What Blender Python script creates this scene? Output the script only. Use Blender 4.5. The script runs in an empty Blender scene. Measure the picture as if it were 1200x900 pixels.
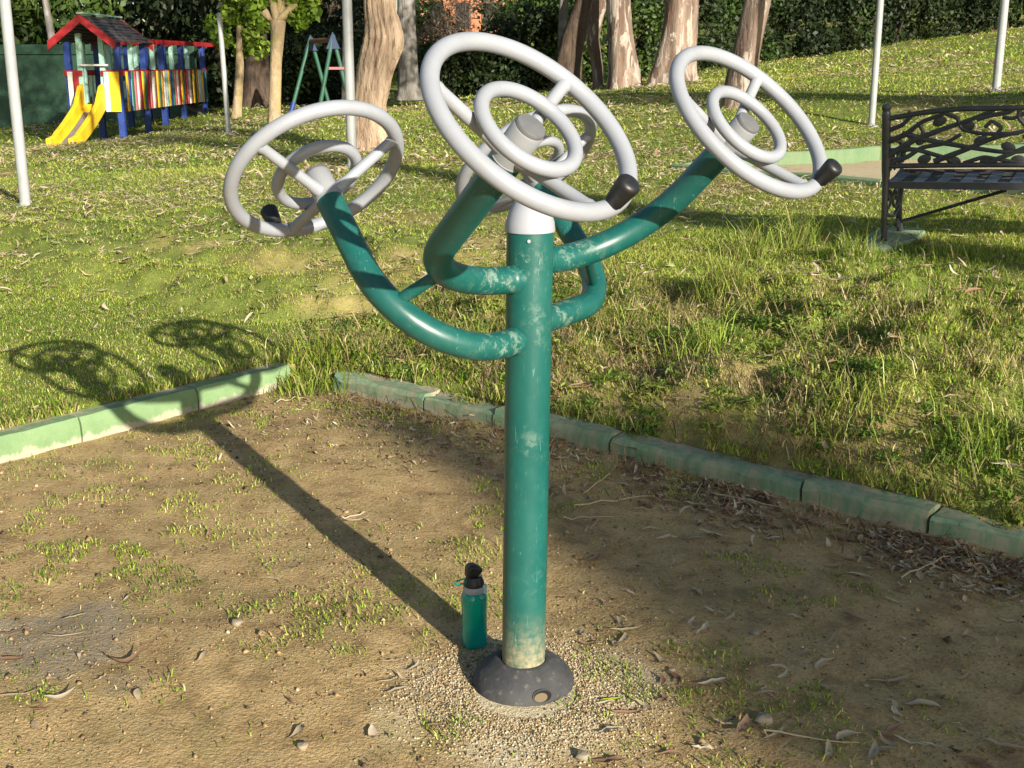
import bpy, math
import numpy as np
from mathutils import Vector

SC = bpy.context.scene
COL = SC.collection
RNG = np.random.default_rng(7)
R = math.radians

# ------------------------------------------------------------------ camera model
FPX, PITCH, CAMH = 1430.0, R(14.8), 1.55
CP, SP = math.cos(PITCH), math.sin(PITCH)
CAM = np.array([0, 0, CAMH])
SUN_H = np.array([0.516, -0.857]); SUN_H /= np.linalg.norm(SUN_H)
SUN_EL = R(18.3)

# ------------------------------------------------------------------ noise
def _hash(ix, iy, seed):
    h = (ix.astype(np.int64) * 374761393 + iy.astype(np.int64) * 668265263 + seed * 974711) & 0x7fffffff
    h = ((h ^ (h >> 13)) * 1274126177) & 0x7fffffff
    return ((h ^ (h >> 16)) & 0xffff) / 65535.0

def vnoise(x, y, seed=0):
    x = np.asarray(x, float); y = np.asarray(y, float)
    ix = np.floor(x); iy = np.floor(y); fx = x - ix; fy = y - iy
    fx = fx * fx * (3 - 2 * fx); fy = fy * fy * (3 - 2 * fy)
    a = _hash(ix, iy, seed); b = _hash(ix + 1, iy, seed); c = _hash(ix, iy + 1, seed); d = _hash(ix + 1, iy + 1, seed)
    return (a * (1 - fx) + b * fx) * (1 - fy) + (c * (1 - fx) + d * fx) * fy

def fbm(x, y, seed=0, octs=4):
    s = 0; a = 1; t = 0
    for k in range(octs):
        s = s + a * vnoise(np.asarray(x) * 2 ** k, np.asarray(y) * 2 ** k, seed + k * 17); t += a; a *= .5
    return s / t

def sstep(a, b, x):
    t = np.clip((x - a) / (b - a), 0, 1); return t * t * (3 - 2 * t)

# ------------------------------------------------------------------ terrain
L0 = np.array([-2.04, 4.62]); DL = np.array([.619, .785]); NL = np.array([.785, -.619])   # left kerb: foot point, direction, inward normal
R0 = np.array([.174, 4.85]); DR = np.array([.765, -.644]); NR = np.array([-.644, -.765])   # right kerb
def d_left(x, y): return (x - L0[0]) * NL[0] + (y - L0[1]) * NL[1]
def d_right(x, y): return (x - R0[0]) * NR[0] + (y - R0[1]) * NR[1]
def d_out(x, y): return np.maximum(-d_left(x, y), -d_right(x, y))     # >0 outside the clearing

CTRL = []
for s in np.arange(-4, 1.7, .8):
    p = L0 + DL * s - NL * .12; CTRL.append((p[0], p[1], .115))
    p = L0 + DL * s - NL * 1.2; CTRL.append((p[0], p[1], .13))
for s in np.arange(-1.0, 5, .7):
    k = float(np.clip((s + 1.0) / 1.6, 0, 1))
    p = R0 + DR * s - NR * .12; CTRL.append((p[0], p[1], .12))
    p = R0 + DR * s - NR * .40; CTRL.append((p[0], p[1], .15 + .15 * k))
    p = R0 + DR * s - NR * .80; CTRL.append((p[0], p[1], .17 + .20 * k))
CTRL += [(2.3, 7.4, .47), (.8, 7, .29), (3.4, 5.5, .45), (-4.9, 12, .17), (-1.7, 13, .40), (1.5, 12, .52), (3.1, 10.3, .56), (4.2, 12.2, .68), (4.6, 15.5, .76),
         (6.3, 15.7, 1.16), (-8.2, 26, -.2), (-5, 33, .22), (-14, 33, -.2), (-13.8, 24, -.22), (2.1, 24, .98), (3.2, 24, 1.12),
         (2.95, 17, .90), (8, 38, 1.75), (16, 38, 2.55), (0, 30, .85), (-2.2, 26, .6), (-3.9, 20, .45), (-5.4, 24, .45), (-6.3, 30, .5),
         (-1.9, 16.5, .45), (12, 26, 1.75), (0, 45, 1.6), (-20, 50, .8), (22, 50, 3.6), (0, 80, 4), (-60, 90, 3), (60, 90, 6),
         (0, -2, .05), (-8, 0, .05), (8, 0, .3), (0, -20, 0), (-40, -20, 0), (40, -20, .5), (-30, 20, -.1), (40, 30, 3.4)]
CTRL = np.array(CTRL)
def _rbf_fit():
    P = CTRL[:, :2]; n = len(P)
    A = np.linalg.norm(P[:, None] - P[None], axis=2)
    A -= np.eye(n) * .02
    Q = np.c_[np.ones(n), P]
    M = np.block([[A, Q], [Q.T, np.zeros((3, 3))]])
    return np.linalg.solve(M, np.r_[CTRL[:, 2], 0, 0, 0])
RBF = _rbf_fit()
def lawn_z(x, y):
    x = np.asarray(x, float); y = np.asarray(y, float)
    sh = x.shape; xf = x.ravel(); yf = y.ravel(); out = np.empty_like(xf)
    for i in range(0, len(xf), 40000):
        a = xf[i:i + 40000]; b = yf[i:i + 40000]
        r = np.hypot(a[:, None] - CTRL[:, 0], b[:, None] - CTRL[:, 1])
        out[i:i + 40000] = r @ RBF[:-3] + RBF[-3] + RBF[-2] * a + RBF[-1] * b
    r = np.hypot(xf, yf)
    out = out * (1 - sstep(110, 250, r)) + 6.0 * sstep(110, 250, r)
    return out.reshape(sh)
def ter(x, y):
    x = np.asarray(x, float); y = np.asarray(y, float)
    do = d_out(x, y)
    bank = sstep(.12, .5, -d_right(x, y)) * (1 - sstep(2.2, 3.2, -d_right(x, y)))
    zl = lawn_z(x, y) + (fbm(x * 2.2, y * 2.2, 3) - .5) * .05 + bank * (fbm(x * 3.4, y * 3.4, 5, 4) - .47) * .30
    lim = np.where(-d_right(x, y) > -d_left(x, y), .064, .088) + 1.3 * np.maximum(do - .115, 0)
    zl = np.minimum(zl, lim)
    zp = (fbm(x * 1.3, y * 1.3, 9) - .5) * .035 + (fbm(x * 7, y * 7, 12, 3) - .5) * .014
    zp = zp + (.012 + .035 * fbm(x * 3.3, y * 3.3, 44)) * np.exp(-np.maximum(d_right(x, y), 0) / .09) * sstep(-.6, .4, x)
    zp = zp * sstep(.05, .35, np.hypot(x - .03, y - 2.857) - .1)
    k = sstep(.045, .055, do)
    return zp * (1 - k) + zl * k
def terz(x, y): return float(ter(np.array([x]), np.array([y]))[0])

def ray(px, py):
    u = (px - 600) / FPX; v = (py - 450) / FPX
    return np.array([u, CP - v * SP, -SP - v * CP])
def ground_at(px, py):          # where the sight line of a photo point meets the terrain
    r = ray(px, py); t = np.geomspace(1.5, 120, 4000)
    P = CAM + t[:, None] * r
    below = np.nonzero(P[:, 2] < ter(P[:, 0], P[:, 1]))[0]
    return P[below[0]] if len(below) else P[-1]
def at_depth(px, py, Y):
    r = ray(px, py); return CAM + r * (Y / r[1])

# ------------------------------------------------------------------ mesh builder
class MB:
    def __init__(s): s.v = []; s.f = []; s.n = 0; s.c = []
    def add(s, V, F, col=None):
        V = np.asarray(V, float).reshape(-1, 3)
        s.v.append(V); s.f += [[i + s.n for i in f] for f in F]; s.n += len(V)
        s.c.append(np.tile(np.asarray(col if col is not None else (1, 1, 1), float), (len(V), 1)) if np.ndim(col) < 2 else np.asarray(col, float))
        return s
    def box(s, c, size, rz=0, M=None, col=None):
        x, y, z = np.array(size) / 2
        V = np.array([[-x, -y, -z], [x, -y, -z], [x, y, -z], [-x, y, -z], [-x, -y, z], [x, -y, z], [x, y, z], [-x, y, z]])
        if M is not None: V = V @ np.array(M).T
        if rz: V = V @ np.array([[math.cos(rz), -math.sin(rz), 0], [math.sin(rz), math.cos(rz), 0], [0, 0, 1]]).T
        return s.add(V + np.array(c), [[0, 3, 2, 1], [4, 5, 6, 7], [0, 1, 5, 4], [1, 2, 6, 5], [2, 3, 7, 6], [3, 0, 4, 7]], col)
    def beam(s, a, b, w, h, up=(0, 0, 1), col=None):
        a = np.array(a, float); b = np.array(b, float); d = b - a; L = np.linalg.norm(d); d /= L
        x = np.cross(up, d)
        if np.linalg.norm(x) < 1e-4: x = np.cross((0, 1, 0), d)
        x /= np.linalg.norm(x); y = np.cross(d, x)
        return s.box((a + b) / 2, (w, h, L), M=np.stack([x, y, d], 1), col=col)
    def tube(s, P, r, n=12, closed=False, caps=True, col=None, wob=None):
        P = np.asarray(P, float); m = len(P); r = np.broadcast_to(np.asarray(r, float), (m,))
        T = np.roll(P, -1, 0) - np.roll(P, 1, 0) if closed else np.gradient(P, axis=0)
        T /= np.linalg.norm(T, axis=1)[:, None]
        u = np.cross(T[0], (0, 0, 1.0))
        if np.linalg.norm(u) < .05: u = np.cross(T[0], (0, 1.0, 0))
        u /= np.linalg.norm(u); A = np.arange(n) * 2 * math.pi / n; V = []
        for i in range(m):
            u = u - T[i] * (u @ T[i]); u /= np.linalg.norm(u); w = np.cross(T[i], u)
            rr = r[i] * (np.ones(n) if wob is None else wob(i, A))
            V.append(P[i] + (np.cos(A) * rr)[:, None] * u + (np.sin(A) * rr)[:, None] * w)
        F = []
        for i in range(m if closed else m - 1):
            j = (i + 1) % m
            for k in range(n):
                l = (k + 1) % n; F.append([i * n + k, i * n + l, j * n + l, j * n + k])
        if caps and not closed:
            F.append([k for k in range(n)][::-1]); F.append([(m - 1) * n + k for k in range(n)])
        return s.add(np.concatenate(V), F, col)
    def lathe(s, prof, n=32, c=(0, 0, 0), caps=True, col=None, M=None, sq=None):
        V = []; A = np.arange(n) * 2 * math.pi / n
        k = np.ones(n) if sq is None else sq(A)
        for (r, z) in prof: V.append(np.stack([r * k * np.cos(A), r * k * np.sin(A), np.full(n, z)], 1))
        F = []
        for i in range(len(prof) - 1):
            for q in range(n):
                l = (q + 1) % n; F.append([i * n + q, i * n + l, (i + 1) * n + l, (i + 1) * n + q])
        if caps: F.append([q for q in range(n)][::-1]); F.append([(len(prof) - 1) * n + q for q in range(n)])
        V = np.concatenate(V)
        if M is not None: V = V @ np.array(M).T
        return s.add(V + np.array(c), F, col)
    def torus(s, RR, r, c=(0, 0, 0), n=64, m=14, col=None):
        a = np.arange(n) * 2 * math.pi / n
        P = np.stack([RR * np.cos(a), RR * np.sin(a), np.zeros(n)], 1) + np.array(c)
        return s.tube(P, r, m, closed=True, col=col)

def make_mesh(name, V, F, cols=None):
    me = bpy.data.meshes.new(name)
    if isinstance(F, np.ndarray):
        nf, k = F.shape
        me.vertices.add(len(V)); me.vertices.foreach_set('co', np.asarray(V, np.float32).ravel())
        me.loops.add(nf * k); me.loops.foreach_set('vertex_index', F.astype(np.int32).ravel())
        me.polygons.add(nf); me.polygons.foreach_set('loop_start', np.arange(nf, dtype=np.int32) * k)
        me.update(calc_edges=True)
    else:
        me.from_pydata([tuple(v) for v in V], [], F); me.update()
    if cols is not None:
        at = me.color_attributes.new('Col', 'FLOAT_COLOR', 'POINT')
        c = np.ones((len(V), 4), np.float32); c[:, :cols.shape[1]] = cols
        at.data.foreach_set('color', c.ravel())
    return me

def link(name, me, mat, parent=None, smooth=True):
    o = bpy.data.objects.new(name, me); COL.objects.link(o)
    if mat is not None and not me.materials: me.materials.append(mat)
    if smooth and len(me.polygons): me.polygons.foreach_set('use_smooth', np.ones(len(me.polygons), bool))
    if parent is not None: o.parent = parent
    return o
def build(mb, name, mat, parent=None, smooth=True, bevel=0):
    V = np.concatenate(mb.v); me = make_mesh(name, V, mb.f, np.concatenate(mb.c))
    o = link(name, me, mat, parent, smooth)
    if smooth:
        me.set_sharp_from_angle(angle=R(40)) if hasattr(me, 'set_sharp_from_angle') else None
    if bevel:
        m = o.modifiers.new('bevel', 'BEVEL'); m.width = bevel; m.segments = 2; m.limit_method = 'ANGLE'; m.angle_limit = R(50)
    return o
def arr(name, V, F, cols, mat, parent=None, smooth=False):
    return link(name, make_mesh(name, V, F, cols), mat, parent, smooth)
def tag(o, label=None, cat=None, group=None, kind=None):
    if label: o['label'] = label
    if cat: o['category'] = cat
    if group: o['group'] = group
    if kind: o['kind'] = kind
    return o
def empty(name, loc=(0, 0, 0), rz=0):
    o = bpy.data.objects.new(name, None); COL.objects.link(o); o.location = loc; o.rotation_euler = (0, 0, rz); o.empty_display_size = .1
    return o

# ------------------------------------------------------------------ materials
def mat_new(name):
    m = bpy.data.materials.new(name); m.use_nodes = True
    nt = m.node_tree; nt.nodes.clear()
    return m, nt, nt.nodes, nt.links
def N(nt, t, **kw):
    n = nt.nodes.new(t)
    for k, v in kw.items(): setattr(n, k, v)
    return n
def noise(nt, vec, scale, detail=4, rough=.6, dist=0):
    n = N(nt, 'ShaderNodeTexNoise'); n.inputs['Scale'].default_value = scale; n.inputs['Detail'].default_value = detail
    n.inputs['Roughness'].default_value = rough; n.inputs['Distortion'].default_value = dist
    if vec is not None: nt.links.new(vec, n.inputs['Vector'])
    return n.outputs['Fac']
def mapr(nt, val, a, b, c=0., d=1.):
    n = N(nt, 'ShaderNodeMapRange', clamp=True); n.inputs[1].default_value = a; n.inputs[2].default_value = b
    n.inputs[3].default_value = c; n.inputs[4].default_value = d; nt.links.new(val, n.inputs[0]); return n.outputs[0]
def mixc(nt, fac, a, b, mode='MIX'):
    n = N(nt, 'ShaderNodeMix', data_type='RGBA', blend_type=mode)
    for s, v in ((n.inputs[0], fac), (n.inputs[6], a), (n.inputs[7], b)):
        if hasattr(v, 'links') or isinstance(v, bpy.types.NodeSocket): nt.links.new(v, s)
        elif isinstance(v, (int, float)): s.default_value = v
        else: s.default_value = tuple(v)[:3] + (1,)
    return n.outputs[2]
def math_(nt, op, a, b=None):
    n = N(nt, 'ShaderNodeMath', operation=op)
    for s, v in zip(n.inputs, (a, b)):
        if v is None: continue
        if isinstance(v, (int, float)): s.default_value = v
        else: nt.links.new(v, s)
    return n.outputs[0]
def objco(nt, kind='Object', scale=None):
    t = N(nt, 'ShaderNodeTexCoord').outputs[kind]
    if scale:
        m = N(nt, 'ShaderNodeMapping'); m.inputs['Scale'].default_value = scale; nt.links.new(t, m.inputs['Vector']); return m.outputs[0]
    return t
def vcol(nt):
    a = N(nt, 'ShaderNodeAttribute', attribute_name='Col'); return a
def finish(nt, col, rough=.5, bump=None, bstr=.3, bdist=.01, spec=.5, metal=0, trans=0, coat=0):
    b = N(nt, 'ShaderNodeBsdfPrincipled'); o = N(nt, 'ShaderNodeOutputMaterial')
    for nm, v in (('Base Color', col), ('Roughness', rough), ('Metallic', metal), ('Specular IOR Level', spec), ('Transmission Weight', trans), ('Coat Weight', coat)):
        if isinstance(v, bpy.types.NodeSocket): nt.links.new(v, b.inputs[nm])
        elif isinstance(v, (tuple, list)): b.inputs[nm].default_value = tuple(v)[:3] + (1,)
        else: b.inputs[nm].default_value = v
    if bump is not None:
        bn = N(nt, 'ShaderNodeBump'); bn.inputs['Strength'].default_value = bstr; bn.inputs['Distance'].default_value = bdist
        nt.links.new(bump, bn.inputs['Height']); nt.links.new(bn.outputs[0], b.inputs['Normal'])
    nt.links.new(b.outputs[0], o.inputs[0]); return b

def paint(name, col, rough=.45, var=.12, sc=8, dirt=(.25, .2, .13), dirt_amt=.25, bump=.05, spec=.5):
    m, nt, _, _ = mat_new(name); co = objco(nt)
    n1 = noise(nt, co, sc, 5); n2 = noise(nt, co, sc * 5, 4)
    c = mixc(nt, mapr(nt, n1, .3, .7), tuple(np.array(col) * (1 - var)), tuple(np.minimum(np.array(col) * (1 + var), 1)))
    c = mixc(nt, mapr(nt, n2, .58, .75, 0, dirt_amt), c, dirt)
    finish(nt, c, mapr(nt, n1, .3, .7, rough - .08, rough + .1), n2, bump, .004, spec); return m

def m_machine():
    m, nt, _, _ = mat_new('green_enamel'); co = objco(nt); at = vcol(nt)
    sep = N(nt, 'ShaderNodeSeparateColor'); nt.links.new(at.outputs['Color'], sep.inputs[0])
    n1 = noise(nt, co, 5, 5); n2 = noise(nt, co, 55, 5, .7); n3 = noise(nt, co, 34, 7, .75, .4)
    c = mixc(nt, mapr(nt, n1, .3, .7), (.005, .073, .063), (.007, .097, .083))
    # chalked, scuffed paint (Col.r = wear amount) and dried mud (Col.g)
    w = math_(nt, 'MULTIPLY', sep.outputs[0], mapr(nt, n3, .50, .60))
    c = mixc(nt, math_(nt, 'MULTIPLY', w, .46), c, (.33, .40, .31))
    fs = noise(nt, objco(nt, 'Object', (75, 75, 8)), 1.3, 5, .6, 2.2)
    c = mixc(nt, mapr(nt, fs, .64, .70, 0, .5), c, (.17, .36, .29))
    c = mixc(nt, mapr(nt, noise(nt, objco(nt, 'Object', (1, 1, .5)), 40, 6, .75), .62, .72, 0, .35), c, (.004, .05, .04))
    c = mixc(nt, mapr(nt, noise(nt, co, 3.0, 4), .45, .75, 0, .15), c, (.08, .20, .16))
    g = math_(nt, 'MULTIPLY', sep.outputs[1], mapr(nt, n2, .30, .62))
    c = mixc(nt, math_(nt, 'MULTIPLY', g, .85), c, (.38, .30, .17))
    ro = math_(nt, 'ADD', mapr(nt, n1, .3, .7, .30, .44), math_(nt, 'MULTIPLY', math_(nt, 'MAXIMUM', w, g), .4))
    finish(nt, c, ro, n3, .06, .003); return m

def m_ground():
    m, nt, _, _ = mat_new('ground_soil_and_turf'); co = objco(nt); at = vcol(nt)
    sep = N(nt, 'ShaderNodeSeparateColor'); nt.links.new(at.outputs['Color'], sep.inputs[0])
    n1 = noise(nt, co, 1.4, 6, .62); n2 = noise(nt, co, 9, 6, .65); n3 = noise(nt, co, 60, 5, .7); n4 = noise(nt, co, 220, 3, .6)
    soil = mixc(nt, mapr(nt, n1, .35, .65), (.30, .202, .088), (.47, .330, .150))
    soil = mixc(nt, mapr(nt, n2, .42, .72, 0, .75), soil, (.56, .415, .205))
    soil = mixc(nt, mapr(nt, n2, .28, .47, .65, 0), soil, (.15, .108, .06))
    soil = mixc(nt, mapr(nt, n3, .55, .75, 0, .45), soil, (.12, .085, .05))
    soil = mixc(nt, mapr(nt, n4, .62, .78, 0, .55), soil, (.44, .36, .24))
    soil = mixc(nt, mapr(nt, n4, .30, .42, .55, 0), soil, (.10, .072, .04))
    vo = N(nt, 'ShaderNodeTexVoronoi'); vo.inputs['Scale'].default_value = 95; nt.links.new(co, vo.inputs['Vector']); vd = vo.outputs['Distance']
    soil = mixc(nt, mapr(nt, vd, .45, .75, 0, .25), soil, (.12, .088, .05))
    # moss green film
    soil = mixc(nt, math_(nt, 'MULTIPLY', mapr(nt, noise(nt, co, 2.6, 6, .7), .50, .64, 0, .5), mapr(nt, n3, .35, .6)), soil, (.175, .18, .055))
    grey = mixc(nt, mapr(nt, n2, .3, .7), (.20, .172, .125), (.29, .255, .19))
    soil = mixc(nt, math_(nt, 'MULTIPLY', sep.outputs[1], mapr(nt, n3, .7, .45)), soil, grey)
    grav = mixc(nt, mapr(nt, n4, .35, .65), (.40, .325, .19), (.74, .64, .43))
    soil = mixc(nt, math_(nt, 'MULTIPLY', sep.outputs[2], mapr(nt, n2, .25, .42)), soil, grav)
    turf = mixc(nt, mapr(nt, n2, .3, .7), (.095, .135, .022), (.18, .225, .045))
    turf = mixc(nt, mapr(nt, n3, .5, .75, 0, .75), turf, (.27, .24, .11))
    turf = mixc(nt, mapr(nt, n1, .4, .7, 0, .45), turf, (.22, .245, .06))
    c = mixc(nt, sep.outputs[0], turf, soil)
    hb = math_(nt, 'ADD', math_(nt, 'MULTIPLY', n3, 1.1), math_(nt, 'ADD', math_(nt, 'MULTIPLY', n2, .6), math_(nt, 'SUBTRACT', math_(nt, 'MULTIPLY', n4, 1.0), math_(nt, 'MULTIPLY', vd, .55))))
    finish(nt, c, .92, hb, .6, .009, .15); return m

def m_leaf(name, tr=.35, rough=.5, spec=.3):
    m, nt, _, L = mat_new(name); at = vcol(nt)
    d = N(nt, 'ShaderNodeBsdfPrincipled'); L.new(at.outputs['Color'], d.inputs['Base Color']); d.inputs['Roughness'].default_value = rough
    d.inputs['Specular IOR Level'].default_value = spec
    t = N(nt, 'ShaderNodeBsdfTranslucent'); L.new(mixc(nt, 1.0, at.outputs['Color'], (1.15, 1.15, .6), 'MULTIPLY'), t.inputs['Color'])
    mx = N(nt, 'ShaderNodeMixShader'); mx.inputs[0].default_value = tr; L.new(d.outputs[0], mx.inputs[1]); L.new(t.outputs[0], mx.inputs[2])
    o = N(nt, 'ShaderNodeOutputMaterial'); L.new(mx.outputs[0], o.inputs[0]); return m

def m_bark(name, c1, c2, c3, zs=1.0, sc=6, bstr=.8):
    m, nt, _, _ = mat_new(name); co = objco(nt, 'Object', (1, 1, zs * .18)); co2 = objco(nt)
    n1 = noise(nt, co, sc, 6, .65, .8); n2 = noise(nt, co, sc * 3.5, 5, .65, .4); n3 = noise(nt, co2, 1.6, 4, .6, .5)
    c = mixc(nt, mapr(nt, n1, .35, .65), c1, c2)
    c = mixc(nt, mapr(nt, n3, .5, .62, 0, .8), c, c3)
    c = mixc(nt, mapr(nt, n2, .42, .30, 0, .75), c, tuple(np.array(c1) * .35))
    finish(nt, c, .9, math_(nt, 'ADD', n1, math_(nt, 'MULTIPLY', n2, .6)), bstr, .05, .2); return m

def m_kerb():
    m, nt, _, _ = mat_new('green_painted_concrete'); co = objco(nt); at = vcol(nt)
    sep = N(nt, 'ShaderNodeSeparateColor'); nt.links.new(at.outputs['Color'], sep.inputs[0])
    n1 = noise(nt, co, 7, 6, .65); n2 = noise(nt, co, 60, 5, .7); n3 = noise(nt, objco(nt, 'Object', (14, 14, 1.6)), 2.2, 5, .65)
    c = mixc(nt, mapr(nt, n1, .3, .7), (.135, .225, .105), (.20, .30, .145))
    c = mixc(nt, math_(nt, 'MULTIPLY', sep.outputs[1], .5), c, (.10, .23, .16))
    bare = math_(nt, 'ADD', sep.outputs[0], mapr(nt, n1, .35, .75, -.25, .35))
    c = mixc(nt, mapr(nt, math_(nt, 'ADD', bare, mapr(nt, n3, .3, .7, -.16, .16)), .42, .62), c, (.36, .33, .25))
    c = mixc(nt, mapr(nt, n2, .58, .72, 0, .5), c, (.30, .30, .2))
    c = mixc(nt, mapr(nt, n3, .62, .75, 0, .35), c, (.09, .10, .06))
    c = mixc(nt, math_(nt, 'MULTIPLY', sep.outputs[1], mapr(nt, n3, .40, .62, 0, .65)), c, (.36, .31, .21))
    c = mixc(nt, math_(nt, 'MULTIPLY', sep.outputs[1], mapr(nt, n1, .54, .68, 0, .4)), c, (.16, .14, .085))
    finish(nt, c, .85, math_(nt, 'ADD', n2, n1), .35, .008, .25); return m

M = {}
M['enamel'] = m_machine()
M['wheel'] = paint('pale_grey_plastic_coat', (.268, .286, .316), .42, .07, 6, (.30, .26, .20), .35, .04)
M['hub'] = paint('grey_hub', (.25, .262, .275), .38, .06, 9, (.2, .2, .19), .2, .03)
M['hubcap'] = paint('dark_grey_cap', (.12, .123, .125), .38, .08, 20, (.3, .3, .28), .2, .03)
M['black'] = paint('black_plastic', (.010, .0105, .011), .42, .2, 14, (.05, .05, .048), .3, .05)
M['capwhite'] = paint('white_plastic', (.31, .325, .36), .5, .04, 10, (.4, .38, .32), .25, .03)
M['rubber'] = paint('worn_black_rubber', (.042, .043, .045), .8, .45, 9, (.17, .145, .11), .75, .7)
M['ground'] = m_ground()
M['grass'] = m_leaf('grass_blades', .38, .55, .25)
M['leaf'] = m_leaf('tree_leaves', .3, .5, .3)
M['litter'] = m_leaf('dry_leaves', .12, .7, .2)
M['kerb'] = m_kerb()
M['iron'] = paint('painted_cast_iron', (.044, .045, .049), .38, .25, 10, (.16, .16, .16), .25, .15)
M['galv'] = paint('galvanised_steel', (.30, .31, .31), .45, .12, 5, (.25, .24, .22), .35, .05)
M['bark_tan'] = m_bark('furrowed_tan_bark', (.22, .15, .10), (.48, .365, .26), (.42, .31, .215), 1, 9, 1.0)
M['bark_grey'] = m_bark('grey_bark', (.10, .095, .085), (.22, .20, .18), (.32, .30, .28), 1, 7)
def m_peel():
    m, nt, _, _ = mat_new('peeling_pale_bark'); co = objco(nt, 'Object', (1, 1, .28)); co2 = objco(nt, 'Object', (1, 1, .10))
    a = noise(nt, co, 2.6, 6, .6, .6); b = noise(nt, co, 5.5, 6, .65, .8); c3 = noise(nt, co2, 16, 5, .65, .3)
    c = mixc(nt, mapr(nt, a, .42, .58), (.12, .085, .065), (.26, .195, .15))
    c = mixc(nt, mapr(nt, b, .53, .57, 0, .85), c, (.40, .34, .285)); c = mixc(nt, mapr(nt, b, .40, .36, 0, .7), c, (.21, .105, .06))
    c = mixc(nt, mapr(nt, c3, .60, .72, 0, .8), c, (.055, .038, .028))
    finish(nt, c, .88, math_(nt, 'ADD', math_(nt, 'MULTIPLY', b, 1.2), c3), .8, .04, .2); return m
M['bark_pale'] = m_peel()
M['bark_dark'] = m_bark('dark_brown_bark', (.05, .036, .026), (.115, .082, .06), (.09, .07, .05), 1, 9, 1.0)
M['bark_young'] = m_bark('young_tree_bark', (.26, .19, .11), (.40, .31, .20), (.34, .30, .10), 2, 12, .5)
for k, c in dict(red=(.36, .012, .016), blue=(.012, .040, .21), mint=(.36, .60, .52), yellow=(.75, .46, .012), white=(.66, .64, .58), orange=(.55, .24, .02),
                 dgreen=(.02, .13, .08), pink=(.50, .13, .14), slate=(.085, .075, .075), brown=(.16, .06, .035), wallgreen_shaded=(.018, .062, .034), swinggreen=(.018, .085, .05),  # wall green is darkened to carry the shade lying on the wall
                 slidegrey=(.16, .15, .16)).items():
    M[k] = paint('paint_' + k, c, .55, .2, 3, (.2, .17, .12), .4, .08)
M['apex'] = paint('faded_blue_plate', (.03, .05, .11), .6, .2, 8)
M['terracotta'] = paint('terracotta_render', (.42, .17, .085), .85, .15, 2, (.3, .2, .14), .4, .1)
M['darkpane'] = paint('dark_glass', (.03, .032, .035), .15, .1, 2)

def in_frame_poly(x, y, pad=0):      # near enough to the sight lines to matter from a step aside as well
    return np.abs(x) < .47 * y + .5 + pad

# ------------------------------------------------------------------ ground sheet
def axis(c, d0, g, far):
    s = [0.0]; d = d0
    while s[-1] < far: s.append(s[-1] + d); d *= g if s[-1] > 1.8 else 1.0
    s = np.array(s); return np.r_[c - s[::-1][:-1], c + s]
def build_ground():
    gx = axis(0, .03, 1.033, 400); gy = axis(4.0, .03, 1.033, 400)
    X, Y = np.meshgrid(gx, gy); Z = ter(X, Y)
    nx, ny = len(gx), len(gy)
    do = d_out(X, Y); dr = -d_right(X, Y)
    soil = 1 - sstep(.02, .12, do)
    bare = sstep(.10, .2, dr) * (1 - sstep(.12, .50, dr + (fbm(X * 3, Y * 3, 31) - .5) * 1.0)) * sstep(-.5, .3, X) * (d_left(X, Y) > -.3)
    soil = np.maximum(soil, bare * .8)
    soil = np.maximum(soil, .55 * sstep(.60, .72, fbm(X * 1.1, Y * 1.1, 77)) * (do > .1))
    soil = np.maximum(soil, sand_mask(X, Y))
    g = ground_at(45, 752)
    q = np.hypot((X - g[0]) / .30, (Y - g[1]) / .26) + (fbm(X * 5, Y * 5, 40) - .5) * 1.8
    grey = .85 * (1 - sstep(.65, 1.25, q))
    q = np.hypot(X - .06, (Y - 2.78)) + (fbm(X * 6, Y * 6, 50) - .5) * .26
    grav = np.maximum(1 - sstep(.22, .40, q), sand_mask(X, Y) * .8)
    cols = np.stack([soil.ravel(), grey.ravel(), grav.ravel()], 1)
    i = np.arange(nx - 1)[None] + (np.arange(ny - 1) * nx)[:, None]
    F = np.stack([i, i + 1, i + nx + 1, i + nx], -1).reshape(-1, 4)
    o = arr('ground', np.stack([X.ravel(), Y.ravel(), Z.ravel()], 1), F, cols, M['ground'], smooth=True)
    tag(o, kind='structure')

# sandy square beyond the bench, edged by its own kerb
SANDC = np.array([ground_at(790, 198)[:2], ground_at(1035, 218)[:2], ground_at(1300, 238)[:2]])
SANDF = np.array([ground_at(790, 198)[:2], ground_at(1030, 187)[:2], ground_at(1300, 184)[:2]])
def sand_mask(X, Y):
    poly = np.r_[SANDC, SANDF[::-1]]; inside = np.zeros(np.shape(X), bool); j = len(poly) - 1
    for i in range(len(poly)):
        xi, yi = poly[i]; xj, yj = poly[j]
        if yi != yj: inside ^= ((yi > Y) != (yj > Y)) & (X < (xj - xi) * (Y - yi) / (yj - yi) + xi)
        j = i
    return inside.astype(float)
build_ground()

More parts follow.
